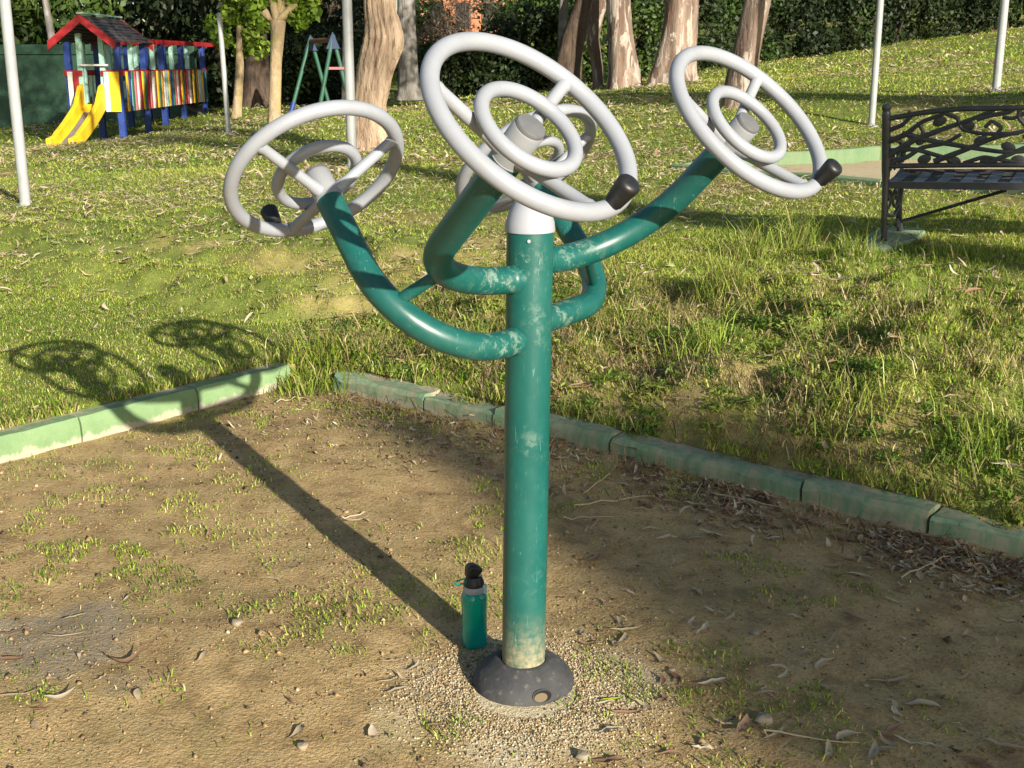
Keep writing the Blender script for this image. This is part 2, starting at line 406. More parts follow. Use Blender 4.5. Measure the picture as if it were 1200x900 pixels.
# ------------------------------------------------------------------ kerbs
def kerb_block(name, a, b, top, width, zb, label, group, nrm, rough=.006, dark=0., seed=0):
    """one kerb stone from a to b (front foot line), nrm points to the low side"""
    a = np.array(a); b = np.array(b); L = np.linalg.norm(b - a); d = (b - a) / L; n = max(3, int(L / .06))
    prof = [(0, zb, .9), (0, .0, .85), (0, .025, .55), (0, .07, 0), (-.004, .09, 0), (-.016, 1.0, .2), (-width * .6, 1.003, .45), (-width, 1.0, .7), (-width, zb, 1)]
    V = []; C = []; m = len(prof); rg = np.random.default_rng(seed)
    for i in range(n + 1):
        t = i / n; p = a + d * L * t
        ztop = top(p[0], p[1])
        for k, (off, z, w) in enumerate(prof):
            zz = (ztop - .018 if abs(z - .09) < 1e-6 else ztop * z if z > .5 else z)
            j = rg.normal(0, rough * .35, 2)
            q = p + np.array(nrm) * (off + j[0])
            V.append((q[0], q[1], zz + j[1] * (k > 2))); C.append((w, dark, 0))
    F = []
    for i in range(n):
        for k in range(m - 1): F.append([i * m + k, (i + 1) * m + k, (i + 1) * m + k + 1, i * m + k + 1])
    F.append(list(range(m))[::-1]); F.append([n * m + k for k in range(m)])
    F = [f[::-1] for f in F]
    c = np.array([(a[0] + b[0]) / 2, (a[1] + b[1]) / 2, 0]); mb = MB(); mb.add(np.array(V) - c, F, np.array(C))
    o = build(mb, name, M['kerb']); o.location = c
    return tag(o, label, 'kerb stone', group)
Ls = [-3.4, -2.2, -1.05, -.02, .55, .94, 1.50]
Ls = [-2.6, -1.35, -.35, .42, .88, 1.475]
# joints seen at photo x = 103 and 228
def s_left(px, py):
    g = ray(px, py); t = (0 - CAMH) / g[2]; p = (CAM + g * t)[:2]; return float((p - L0) @ DL)
Ls = [-2.4, -1.1, s_left(103, 520), s_left(228, 480), s_left(341, 452)]
Llab = ['green kerb stone at the far left edge of the clearing, mostly outside the picture',
        'sunlit green kerb stone at the left edge, with a chalky white foot',
        'sunlit green kerb stone crossed by the curved shadow of a wheel arm',
        'sunlit green kerb stone ending at the overgrown corner gap']
for i in range(4):
    kerb_block('kerb_stone', L0 + DL * (Ls[i] + .004), L0 + DL * (Ls[i + 1] - .004), lambda x, y: .106, .10, -.08, Llab[i], 'green kerb stones on the left', NL, .004, 0, i)
def s_right(px, py):
    g = ray(px, py); t = (0 - CAMH) / g[2]; p = (CAM + g * t)[:2]; return float((p - R0) @ DR)
Rs = [s_right(392, 458), s_right(505, 482), s_right(575, 506), s_right(712, 540), s_right(925, 602), s_right(1075, 640), s_right(1330, 715)]
Rlab = ['dark green kerb stone at the overgrown corner, half hidden by grass', 'shaded green kerb stone just left of the green post',
        'green kerb stone directly behind the green post', 'dusty green kerb stone below the crumbling earth bank',
        'streaked green kerb stone with grass hanging over its top', 'green kerb stone at the right edge behind a drift of dry leaves']
for i in range(6):
    kerb_block('kerb_stone', R0 + DR * (Rs[i] + .006), R0 + DR * (Rs[i + 1] - .006), (lambda k: (lambda x, y: .092 + .008 * math.sin(x * 3) + k))((.004, -.010, .006, -.006, .008, -.004)[i]), .12, -.08, Rlab[i], 'green kerb stones on the right', NR, .012, 1., 20 + i)
def lift(x, y): return terz(x, y)
def far_kerb(a, b, label, h0, seed):
    a = np.array(a); b = np.array(b); L = np.linalg.norm(b - a); d = (b - a) / L; nrm = np.array([d[1], -d[0]]); mb = MB(); n = 24; w = .1
    V = []; F = []; C = []
    for i in range(n + 1):
        p = a + d * L * i / n; z = terz(p[0], p[1]); h = h0 * (min(1, .25 + 2.2 * i / n) if seed == 1 else 1)
        for off, zz, c in ((w / 2, -.15, .2), (w / 2, h - .012, .0), (w / 2 - .012, h, .1), (-w / 2, h, .1), (-w / 2, -.15, .3)):
            q = p + nrm * off; V.append((q[0], q[1], z + zz)); C.append((c + .1, .35, 0))
    for i in range(n):
        for k in range(4): F.append([i * 5 + k, (i + 1) * 5 + k, (i + 1) * 5 + k + 1, i * 5 + k + 1])
    F.append([0, 1, 2, 3, 4]); F.append([n * 5 + k for k in range(5)][::-1])
    c = np.array([a[0], a[1], terz(*a)]); mb.add(np.array(V) - c, [f[::-1] for f in F], np.array(C)); o = build(mb, 'kerb', M['kerb']); o.location = c
    tag(o, label, 'kerb', 'green kerbs round the sandy square')
far_kerb(SANDF[0], SANDF[1], 'pale green kerb along the back of the sandy square, seen through the right wheel', .13, 1)
far_kerb(SANDF[1] + [.02, 0], SANDF[2], 'pale green kerb along the back of the sandy square, seen through the bench back', .13, 2)
far_kerb(SANDC[0], SANDC[1], 'low green kerb along the front of the sandy square, left of the bench', .05, 3)
far_kerb(SANDC[1] + [.02, 0], SANDC[2], 'low green kerb along the front of the sandy square, seen under the bench seat', .05, 4)

# ------------------------------------------------------------------ grass
def blades(P, h, lean, w, cols, curved):
    """P (n,3) roots; returns verts, tris"""
    n = len(P); a = RNG.uniform(0, 2 * math.pi, n); side = np.stack([np.cos(a), np.sin(a), np.zeros(n)], 1) * (w / 2)[:, None]
    b = RNG.uniform(0, 2 * math.pi, n); dirv = np.stack([np.cos(b), np.sin(b), np.zeros(n)], 1)
    tip = P + dirv * (h * lean)[:, None] + np.array([0, 0, 1]) * (h * np.sqrt(np.maximum(.04, 1 - lean ** 2)))[:, None]
    if curved:
        mid = P + dirv * (h * lean * .32)[:, None] + np.array([0, 0, 1]) * (h * .6)[:, None]
        V = np.stack([P - side, P + side, mid - side * .8, mid + side * .8, tip], 1).reshape(-1, 3)
        base = (np.arange(n) * 5)[:, None, None]
        F = (base + np.array([[0, 1, 3], [0, 3, 2], [2, 3, 4]])[None]).reshape(-1, 3); k = 5
        sh = np.array([.75, .75, 1, 1, 1.1])
    else:
        V = np.stack([P - side, P + side, tip], 1).reshape(-1, 3); F = np.arange(n * 3).reshape(-1, 3); k = 3
    C = np.repeat(cols, k, 0)
    return V, F, C
GREEN = np.array([[.10, .178, .018], [.18, .268, .03], [.262, .33, .046], [.345, .37, .08]])
DRY = np.array([[.42, .34, .14], [.52, .43, .22], [.34, .26, .12], [.25, .18, .09]])
def blade_cols(x, y, dryp):
    n = len(x); g = fbm(x * .9, y * .9, 21); i = np.clip((g * 4.6 - .8 + RNG.normal(0, .75, n)), 0, 2.999); k = i.astype(int); f = (i - k)[:, None]
    c = GREEN[k] * (1 - f) + GREEN[k + 1] * f
    dry = RNG.random(n) < dryp
    c[dry] = DRY[RNG.integers(0, 4, dry.sum())]
    return np.minimum(c * RNG.uniform(.7, 1.9, (n, 1)), .75)
def scatter(n, y0, y1, pad=0.):
    t = RNG.random(n); y = np.sqrt(y0 ** 2 + t * (y1 ** 2 - y0 ** 2)); x = RNG.uniform(-1, 1, n) * (.58 * y + .8 + pad)
    return x, y
def build_grass():
    Vs, Fs, Cs = [], [], []; off = 0
    def push(V, F, C):
        nonlocal off
        Vs.append(V); Fs.append(F + off); Cs.append(C); off += len(V)
    def lawn(n, y0, y1, hm, wm, curved, keepfn=None):
        x, y = scatter(n, y0, y1); do = d_out(x, y); keep = (do > .09) & (sand_mask(x, y) < .5)
        dr = -d_right(x, y)
        bare = sstep(.08, .2, dr) * (1 - sstep(.12, .55, dr + (fbm(x * 3, y * 3, 31) - .5) * 1.0)) * sstep(-.5, .3, x) * (d_left(x, y) > -.3)
        dens = 1 - .5 * bare - .35 * (sstep(.05, .3, dr) * (1 - sstep(1.0, 1.8, dr))) * sstep(.48, .62, fbm(x * 2.6, y * 2.6, 63)) - .45 * sstep(.60, .72, fbm(x * 1.1, y * 1.1, 77))
        keep &= RNG.random(n) < dens
        x, y = x[keep], y[keep]; dr = dr[keep]; m = len(x)
        bank = sstep(.05, .3, dr) * (1 - sstep(1.6, 2.6, dr)) * (d_left(x, y) > -.35)
        long_ = sstep(.45, .7, fbm(x * 1.7, y * 1.7, 61))
        h = hm * RNG.gamma(5, 1 / 5, m) * np.where((d_left(x, y) < .1) & (y < 9), .66, 1.0) * (1 + bank * (.15 + .55 * long_)); lean = RNG.uniform(.45, .995, m); lean = np.maximum(lean, bank * RNG.uniform(.6, .99, m))
        w = wm * RNG.uniform(.7, 1.4, m) * (1 + .25 * bank)
        c = blade_cols(x, y, .19 + .14 * bank + .10 * sstep(.5, .65, fbm(x * .6, y * .6, 91)))
        V, F, C = blades(np.stack([x, y, ter(x, y) - .004], 1), h, lean, w, c, curved); push(V, F, C)
    lawn(540000, 3.3, 8.6, .024, .0036, True)
    lawn(240000, 8.5, 15, .028, .0085, False)
    lawn(140000, 14.8, 26, .038, .019, False)
    lawn(86000, 25.5, 48, .055, .04, False)
    # overhang along the kerbs
    for (p0, d, nr, smax, s0, n, hh) in ((L0, DL, NL, 1.5, -1.6, 2600, .045), (R0, DR, NR, 2.6, -1.25, 3000, .05)):
        s = RNG.uniform(s0, smax, n); o = .085 + np.abs(RNG.normal(0, .05, n)); p = p0 + d * s[:, None] - nr * o[:, None]
        k = fbm(s * 4, s * 0 + 3, 17) > (.50 if nr is NR else .40); p = p[k]; m = len(p)
        z = np.maximum(ter(p[:, 0], p[:, 1]), .112)
        V, F, C = blades(np.c_[p, z - .004], hh * RNG.gamma(5, .2, m), RNG.uniform(.6, .995, m), np.full(m, .0045), blade_cols(p[:, 0], p[:, 1], .4), True); push(V, F, C)
    # corner overgrowth
    n = 1500; x = RNG.normal(-.98, .11, n); y = RNG.normal(5.86, .11, n)
    V, F, C = blades(np.stack([x, y, np.maximum(ter(x, y), 0) - .003], 1), .08 * RNG.gamma(5, .2, n), RNG.uniform(.2, .9, n), np.full(n, .006), blade_cols(x, y, .2) * .8, True); push(V, F, C)
    # tall loose tufts on the bank
    for (px, py, k, hh, sp, dy) in ((845, 345, 420, .17, .13, .22), (930, 290, 380, .18, .16, .25), (1000, 300, 240, .14, .14, .2), (880, 305, 200, .2, .12, .3), (690, 330, 200, .16, .16, .6),
                                    (820, 420, 300, .14, .14, .15), (700, 385, 240, .12, .16, .35), (1150, 530, 300, .12, .16, .1), (1000, 480, 240, .1, .2, .3), (560, 400, 160, .10, .15, .3), (1120, 300, 200, .1, .2, .15)):
        g = ground_at(px, py); n = k; x = RNG.normal(g[0], sp * .5, n); y = RNG.normal(g[1], sp * .5, n)
        c = blade_cols(x, y, dy); c = c * .75 + np.array([.10, .145, .055]) * .25
        ok = d_out(x, y) > .1; x, y, c = x[ok], y[ok], c[ok]; n = len(x)
        V, F, C = blades(np.stack([x, y, ter(x, y) - .004], 1), hh * RNG.gamma(8, 1 / 8, n), RNG.uniform(.3, .97, n), np.full(n, .0045), c, True); push(V, F, C)
    # sparse short growth in the clearing
    n = 430000; x, y = scatter(n, 1.75, 6.2); do = d_out(x, y)
    q = fbm(x * 2.3, y * 2.3, 71, 5); q2 = fbm(x * 9, y * 9, 73, 3)
    edge = sstep(-.55, -.05, do)
    pr = sstep(.53, .66, q) * sstep(.42, .62, q2) * .55 + edge * sstep(.45, .6, q2) * .16 + .006
    for (px, py, rr, a) in ((80, 650, .34, .75), (200, 660, .28, .55), (150, 580, .4, .45), (250, 540, .3, .35), (110, 790, .12, .6), (830, 830, .16, .6), (530, 850, .07, .9), (690, 815, .08, .7), (960, 850, .2, .35), (760, 800, .12, .4), (650, 860, .03, .9), (445, 480, .3, .35), (520, 470, .2, .4), (1160, 850, .1, .5), (1020, 690, .07, .5)):
        g = ground_at(px, py); pr = pr + a * np.exp(-((x - g[0]) ** 2 + (y - g[1]) ** 2) / rr ** 2) * sstep(.46, .62, q2)
    keep = (do < -.01) & (RNG.random(n) < pr) & (np.hypot(x - .029, y - 2.857) > .14)
    x, y = x[keep], y[keep]; m = len(x)
    V, F, C = blades(np.stack([x, y, ter(x, y) - .002], 1), .013 * RNG.gamma(5, .2, m), RNG.uniform(.3, .97, m), .0034 * RNG.uniform(.7, 1.5, m), blade_cols(x, y, .16), True); push(V, F, C)
    o = arr('grass', np.concatenate(Vs), np.concatenate(Fs), np.concatenate(Cs), M['grass']); tag(o, kind='stuff')
    # creeping runner stems and matted straw on the bank
    n = 18000; x, y = scatter(n, 3.3, 8.3); dr = -d_right(x, y); k = (dr > .1) & (dr < 1.9) & (d_left(x, y) > -.25) & (fbm(x * 2, y * 2, 15) > .42); x, y = x[k], y[k]; m = len(x)
    V, F, C = blades(np.stack([x, y, ter(x, y) + .012], 1), RNG.uniform(.05, .17, m), RNG.uniform(.85, .99, m), np.full(m, .0045), DRY[RNG.integers(0, 4, m)] * RNG.uniform(.5, 1.0, (m, 1)), True)
    n = 9000; x2, y2 = scatter(n, 3.2, 6.5); dr = d_right(x2, y2); k = (dr > 0) & (dr < .1 + np.abs(RNG.normal(0, .22, n))) & (d_left(x2, y2) > .05) & (fbm(x2 * 3, y2 * 3, 15) > .40); x2, y2 = x2[k], y2[k]; m2 = len(x2)
    V2, F2, C2 = blades(np.stack([x2, y2, ter(x2, y2) + .004], 1), RNG.uniform(.03, .12, m2), RNG.uniform(.93, .998, m2), np.full(m2, .0035), DRY[RNG.integers(0, 4, m2)] * RNG.uniform(.45, 1.0, (m2, 1)), True)
    n = 70000; x3, y3 = scatter(n, 3.4, 7.0); dr = -d_right(x3, y3); k = (dr > .09) & (dr < .6) & (x3 > -.6) & (x3 < 1.15) & (d_left(x3, y3) > -.1) & (fbm(x3 * 2.6, y3 * 2.6, 63) > .455); x3, y3 = x3[k], y3[k]; m3 = len(x3)
    V3, F3, C3 = blades(np.stack([x3, y3, ter(x3, y3) + .006], 1), RNG.uniform(.03, .11, m3), RNG.uniform(.85, .995, m3), np.full(m3, .0034), np.array([[.30, .21, .13], [.40, .31, .19], [.20, .13, .085], [.13, .085, .055]])[RNG.integers(0, 4, m3)] * RNG.uniform(.6, 1.15, (m3, 1)), True)
    V = np.r_[V, V3]; C = np.r_[C, C3]; F = np.r_[F, F3 + len(V) - len(V3)]
    o = arr('straw', np.r_[V, V2], np.r_[F, F2 + len(V)], np.r_[C, C2], M['litter']); tag(o, kind='stuff')
build_grass()
def build_cover():      # creeping weeds and dead runners matted over the bank
    n = 4200; x, y = scatter(n, 3.3, 8.0); dr = -d_right(x, y); k = (dr > .10) & (dr < 1.7) & (d_left(x, y) > -.2) & (fbm(x * 2.1, y * 2.1, 25) > .43); x, y = x[k], y[k]; m = len(x)
    cs = np.stack([x, y, ter(x, y) + .012], 1); rs = np.random.default_rng(3).uniform(.5, 1.3, (m, 1)) * np.array([.075, .075, .028])
    V, F, C = leaf_cloud(cs, rs, 62000, .030, [[.06, .115, .02], [.11, .185, .03], [.18, .26, .045], [.28, .30, .07], [.27, .20, .09]], .26, .1, 4, hollow=.1)
    tag(arr('creeping_weeds', V, F, C, M['grass']), kind='stuff')

# ------------------------------------------------------------------ crumbs of soil, pebbles
def build_crumbs():
    oc = np.array([[1, 0, 0], [-1, 0, 0], [0, 1, 0], [0, -1, 0], [0, 0, 1], [0, 0, -1]], float)
    of = np.array([[0, 2, 4], [2, 1, 4], [1, 3, 4], [3, 0, 4], [2, 0, 5], [1, 2, 5], [3, 1, 5], [0, 3, 5]])
    n = 120000; x, y = scatter(n, 1.75, 5.8); k = (d_out(x, y) < -.005) & (np.hypot(x - .029, y - 2.857) > .14) & (RNG.random(n) < .15 + .9 * sstep(.42, .62, fbm(x * 4, y * 4, 81))); x, y = x[k], y[k]; m = len(x)
    q = .13 + np.abs(RNG.normal(0, .11, 14000)); t = RNG.uniform(0, 6.283, 14000); kx = .035 + q * np.cos(t); ky = 2.80 + q * np.sin(t); k = np.hypot(kx - .029, ky - 2.857) > .131
    x = np.r_[x, kx[k]]; y = np.r_[y, ky[k]]; m = len(x)
    r = .0011 * RNG.gamma(1.6, .8, m) + .0008; big = RNG.random(m) < .03; r[big] *= 2.6
    near = np.hypot(x - .04, y - 2.80) < .38; r[near] = np.minimum(r[near] * 1.25, .0045)
    V = oc[None] * RNG.uniform(.45, 1.35, (m, 6, 1)) * r[:, None, None] * np.array([1, 1, .75])
    a = RNG.uniform(0, 6.28, m); ca, sa = np.cos(a)[:, None], np.sin(a)[:, None]
    V = np.stack([V[..., 0] * ca - V[..., 1] * sa, V[..., 0] * sa + V[..., 1] * ca, V[..., 2]], -1) + np.stack([x, y, ter(x, y) + r * .25], 1)[:, None]
    F = (np.arange(m) * 6)[:, None, None] + of[None]
    pal = np.array([[.26, .18, .09], [.36, .26, .135], [.10, .07, .042], [.50, .42, .28]])
    ci = RNG.choice(4, m, p=[.36, .30, .27, .07]); ci[near & (RNG.random(m) < .55)] = 3; ci[near & (RNG.random(m) < .2)] = 1
    c = pal[ci] * RNG.uniform(.75, 1.2, (m, 1))
    o = arr('soil_crumbs', V.reshape(-1, 3), F.reshape(-1, 3), np.repeat(c, 6, 0), M['litter']); tag(o, kind='stuff')
build_crumbs()

# ------------------------------------------------------------------ dry leaves
def leaf_geo(n, L, W, curl, bend, seed):
    """n lanceolate leaves, 2 x 7 strip each, in local space"""
    rg = np.random.default_rng(seed); k = 7; t = np.linspace(0, 1, k)
    wprof = np.sin(np.pi * np.clip(t, .02, .985) ** .85) ** .8
    V = np.zeros((n, k, 3, 3))
    cx = (t - .5)[None] * L[:, None]; by = bend[:, None] * ((t - .5) ** 2 * 4)[None] * L[:, None] * .25
    bz = curl[:, None] * ((t - .5) ** 2 * 4)[None] * L[:, None] * .22 + rg.normal(0, .0016, (n, k))
    for j, s in enumerate((-1, 0, 1)):
        V[:, :, j, 0] = cx; V[:, :, j, 1] = by + s * wprof[None] * W[:, None] / 2; V[:, :, j, 2] = bz + (abs(s) * wprof[None] * W[:, None] * .22)
    f = []
    for i in range(k - 1):
        for j in range(2): f.append([i * 3 + j, i * 3 + j + 1, (i + 1) * 3 + j + 1, (i + 1) * 3 + j])
    return V.reshape(n, k * 3, 3), np.array(f)
LEAFPAL = np.array([[.46, .37, .24], [.38, .29, .18], [.26, .16, .09], [.52, .44, .31], [.20, .12, .08], [.34, .20, .13]])
LEAFNAME = ['pale tan', 'light brown', 'reddish brown', 'bleached cream', 'dark brown', 'rusty brown']
def build_litter():
    specs = [(19000, 6.2, 14, .08, .015, 1), (16500, 13, 24, .11, .026, 1), (7000, 23, 42, .16, .045, 1)]
    Vs, Fs, Cs = [], [], []; off = 0
    for n, y0, y1, L, W, s in specs:
        x, y = scatter(n, y0, y1); k = (d_out(x, y) > .12) & (sand_mask(x, y) < .5) & (RNG.random(n) < .15 + .85 * sstep(.40, .60, fbm(x * .5, y * .5, 101))); x, y = x[k], y[k]; m = len(x)
        V, f = leaf_geo(m, L * RNG.uniform(.5, 1.4, m), W * RNG.uniform(.6, 1.3, m), RNG.uniform(-.5, .9, m), RNG.uniform(-1, 1, m), 5)
        place_leaves(Vs, Fs, Cs, V, f, x, y, .035 if y0 < 10 else .05, RNG.choice(6, m, p=[.36, .14, .05, .40, .02, .03])); 
    # crumbled leaf drift at the foot of the right kerb
    n = 3600; s = RNG.uniform(-1.2, 2.4, n); o = np.abs(RNG.normal(0, .17, n)) + .015; p = R0 + DR * s[:, None] + NR * o[:, None]; x, y = p[:, 0], p[:, 1]
    k = RNG.random(n) < (.15 + .85 * sstep(.2, 1.1, s)) * sstep(.30, .55, fbm(x * 4, y * 4, 33)); x, y = x[k], y[k]; m = len(x)
    V, f = leaf_geo(m, RNG.uniform(.02, .07, m), RNG.uniform(.006, .014, m), RNG.uniform(-.8, 1, m), RNG.uniform(-1, 1, m), 6)
    place_leaves(Vs, Fs, Cs, V, f, x, y, .004, RNG.choice(6, m, p=[.15, .2, .22, .08, .20, .15]))
    n = 1500; x = RNG.uniform(-1.3, .3, n); y = RNG.uniform(4.2, 5.9, n); k = (d_out(x, y) < 0) & (RNG.random(n) < .7 * sstep(-1.0, -.1, d_out(x, y))); x, y = x[k], y[k]; m = len(x)
    V, f = leaf_geo(m, RNG.uniform(.015, .05, m), RNG.uniform(.006, .014, m), RNG.uniform(-.8, 1, m), RNG.uniform(-1, 1, m), 8)
    place_leaves(Vs, Fs, Cs, V, f, x, y, .003, RNG.choice(6, m, p=[.2, .2, .2, .12, .18, .1]))
    n = 15000; x, y = scatter(n, 1.75, 5.9); k = (d_out(x, y) < -.01) & (RNG.random(n) < .12 + .6 * sstep(.45, .65, fbm(x * 3, y * 3, 57)) * sstep(-2.6, -.3, d_out(x, y) + (x > 0) * .8)) & (np.hypot(x - .029, y - 2.857) > .15); x, y = x[k], y[k]; m = len(x)
    V, f = leaf_geo(m, RNG.uniform(.006, .026, m), RNG.uniform(.0015, .005, m), RNG.uniform(-.6, .8, m), RNG.uniform(-1, 1, m), 19)
    place_leaves(Vs, Fs, Cs, V, f, x, y, .002, RNG.choice(6, m, p=[.16, .2, .2, .10, .26, .08]))
    n = 900; x, y = scatter(n, 3.3, 7.5); k = (d_out(x, y) > .1) & (d_left(x, y) > -.3); x, y = x[k], y[k]; m = len(x)
    V, f = leaf_geo(m, RNG.uniform(.03, .09, m), RNG.uniform(.008, .016, m), RNG.uniform(-.8, 1, m), RNG.uniform(-1, 1, m), 9)
    place_leaves(Vs, Fs, Cs, V, f, x, y, .03, RNG.choice(6, m, p=[.2, .2, .15, .25, .1, .1]))
    off = 0; FF = []
    for v, f in zip(Vs, Fs): FF.append(f + off); off += len(v)
    o = arr('leaf_litter', np.concatenate(Vs), np.concatenate(FF), np.concatenate(Cs), M['litter']); tag(o, kind='stuff')
def place_leaves(Vs, Fs, Cs, V, f, x, y, up, ci):
    m = len(x); a = RNG.uniform(0, 6.28, m); ca, sa = np.cos(a)[:, None], np.sin(a)[:, None]; tl = RNG.normal(0, .22, (m, 2))
    Z = V[..., 2] + V[..., 0] * tl[:, :1] + V[..., 1] * tl[:, 1:]
    W = np.stack([V[..., 0] * ca - V[..., 1] * sa, V[..., 0] * sa + V[..., 1] * ca, Z - Z.min(1)[:, None] * .5], -1) + np.stack([x, y, ter(x, y) + up * RNG.uniform(.4, 1.1, m)], 1)[:, None]
    k = V.shape[1]; Vs.append(W.reshape(-1, 3)); Fs.append(((np.arange(m) * k)[:, None, None] + f[None]).reshape(-1, 4))
    Cs.append(np.repeat(LEAFPAL[ci] * RNG.uniform(.75, 1.15, (m, 1)), k, 0))
build_litter()

LEAF_SHAPES = {}
def one_leaf(px, py, L, W, ang, curl, bend, ci, label, group=None, up=.004, cat='dry leaf', name='dry_leaf'):
    g = ground_at(px, py); z = terz(g[0], g[1])
    V, f = leaf_geo(1, np.array([L]), np.array([W]), np.array([curl]), np.array([bend]), int(px * 7 + py))
    c = np.repeat(LEAFPAL[ci][None] * RNG.uniform(.85, 1.1), V.shape[1], 0)
    V = V[0]; V[:, 2] -= V[:, 2].min()
    o = arr(name, V, f, c, M['litter'], smooth=True); o.location = (g[0], g[1], z + up); o.rotation_euler = (RNG.normal(0, .08), RNG.normal(0, .06), R(ang))
    return tag(o, label, cat, group)
# the leaves one can single out on the bare soil
for a in ((148, 779, .095, .030, 40, 1.6, .2, 2, 'brown curled leaf with a pale raised rim, left foreground'),
          (80, 748, .11, .016, 28, .5, .3, 0, 'pale slender leaf across the grey patch, left foreground'),
          (18, 743, .085, .014, 35, .4, -.3, 5, 'narrow rusty leaf at the left picture edge, on the grey patch'),
          (14, 775, .08, .022, 5, .6, .2, 2, 'reddish leaf lying at the left edge of the picture'),
          (20, 817, .12, .012, 10, .3, .2, 1, 'long thin brown leaf low at the left edge'),
          (72, 820, .075, .020, 30, .9, .4, 3, 'bleached leaf with a dark shadow below the grey patch'),
          (420, 612, .13, .018, 50, .5, .5, 3, 'cream curved leaf standing in the shadow of the post'),
          (735, 740, .10, .014, 12, .4, .2, 0, 'pale stick-like leaf right of the post base, upper of a crossed pair'),
          (727, 732, .07, .013, 95, .4, .2, 1, 'short brown leaf crossing the pale one right of the post'),
          (776, 777, .08, .018, 100, .8, .6, 0, 'tan leaf curled upright right of the post base'),
          (836, 802, .085, .018, 18, .3, .2, 3, 'broad cream leaf on a green tuft right of the post'),
          (916, 796, .06, .014, 40, 1.2, .4, 3, 'small white curled leaf in the lower right'),
          (735, 838, .09, .018, 8, .4, .3, 5, 'rusty leaf beside the pale base gravel'),
          (872, 854, .085, .028, 65, .6, .2, 5, 'wide orange brown leaf at the bottom right'),
          (757, 830, .08, .014, 120, .6, .8, 0, 'tan bent leaf right of the rusty leaf'),
          (976, 752, .085, .014, 60, .3, .3, 1, 'narrow grey brown leaf on bare soil, mid right'),
          (1048, 800, .13, .016, 15, .3, .5, 0, 'long bent tan leaf on bare soil at right'),
          (835, 628, .10, .024, -10, .3, .2, 3, 'pale broad leaf lying in front of the right kerb'),
          (1068, 874, .08, .010, -25, .3, .1, 3, 'cream splinter shaped leaf at the bottom right'),
          (1180, 878, .11, .018, -20, .3, .3, 1, 'brown leaf in the bottom right corner'),
          (810, 772, .12, .010, -2, .2, .1, 5, 'thin straight rusty leaf right of the post base'),
          (455, 800, .06, .010, 20, .3, .2, 0, 'small tan leaf in front of the post at the left'),
          (710, 826, .05, .014, 10, .3, .2, 3, 'short pale leaf touching the base gravel'),
          (460, 778, .07, .012, 10, .4, .2, 1, 'little brown leaf left of the bottle')):
    one_leaf(*a, group='single leaves on the bare soil')
o = one_leaf(719, 823, .07, .016, 20, .3, .3, 0, 'bright yellow green fresh leaf beside the base gravel', None)
o.data.color_attributes['Col'].data.foreach_set('color', np.tile(np.array([.42, .50, .04, 1], np.float32), len(o.data.vertices)))
# unremarkable leaves, told apart by colour and the bed they lie on
def many_leaves(n, samp, bed, group, up, Lr):
    k = 0
    while k < n:
        px, py = samp(); g = ground_at(px, py)
        if bed.startswith('on bare') != (d_out(g[0], g[1]) < -.02) or np.hypot(g[0] - .02, g[1] - 2.857) < .18 or abs(d_out(g[0], g[1])) < .13: continue
        ci = int(RNG.choice(6, p=[.25, .22, .12, .2, .09, .12])); L = RNG.uniform(*Lr)
        one_leaf(px, py, L, L * RNG.uniform(.15, .30), RNG.uniform(0, 360), RNG.uniform(-.2, .7), RNG.uniform(-1, 1), ci, LEAFNAME[ci] + ' dry leaf ' + bed, group, up)
        k += 1
many_leaves(34, lambda: (RNG.uniform(0, 560), RNG.uniform(520, 895)), 'on bare soil left of the post', 'dry leaves scattered on the left soil', .004, (.03, .075))
many_leaves(95, lambda: (RNG.uniform(680, 1198), min(895, RNG.uniform(520, 900))), 'on bare soil right of the post', 'dry leaves scattered on the right soil', .004, (.03, .09))
many_leaves(24, lambda: (RNG.uniform(0, 330), RNG.uniform(262, 440)), 'lying in the left lawn near the kerb', 'dry leaves in the near left lawn', .03, (.06, .12))
many_leaves(46, lambda: (RNG.uniform(650, 1190), RNG.uniform(260, 560)), 'lying in the grass bank at right', 'dry leaves in the right grass bank', .035, (.05, .12))
def twig(px, py, L, ang, r, label, col=0):
    g = ground_at(px, py); t = np.linspace(-.5, .5, 7); mb = MB(); w = RNG.normal(0, .035, 7).cumsum() * L * .3
    P = np.stack([t * L, w - w.mean(), np.abs(RNG.normal(0, .008, 7)) + r], 1); mb.tube(P, np.linspace(r, r * .55, 7), 6, col=LEAFPAL[col])
    o = build(mb, 'dry_twig', M['litter']); o.location = (g[0], g[1], terz(g[0], g[1]) + .002); o.rotation_euler = (0, 0, R(ang)); tag(o, label, 'twig', 'dry twigs on the soil')
for a in ((720, 590, .32, 22, .003, 'long straw coloured twig between post and kerb'), (700, 570, .22, 60, .0025, 'pale forked twig leaning beside the post'),
          (1085, 668, .26, 35, .003, 'straight pale twig resting on the leaf drift'), (690, 610, .18, 10, .002, 'thin tan twig right of the post'),
          (695, 618, .14, 65, .002, 'bent straw twig on the soil right of the post'), (950, 868, .22, -18, .0025, 'dark thin twig in the lower right corner'),
          (570, 488, .16, 20, .003, 'pale stalk behind the post in the kerb corner'), (340, 470, .14, 40, .003, 'bleached stalk at the corner of the two kerbs'),
          (1000, 570, .3, -30, .003, 'brown twig at the foot of the right kerb'), (880, 590, .28, -35, .003, 'grey twig among the drifted leaves'), (410, 608, .12, 35, .0035, 'short cream twig in the post shadow')):
    twig(*a)
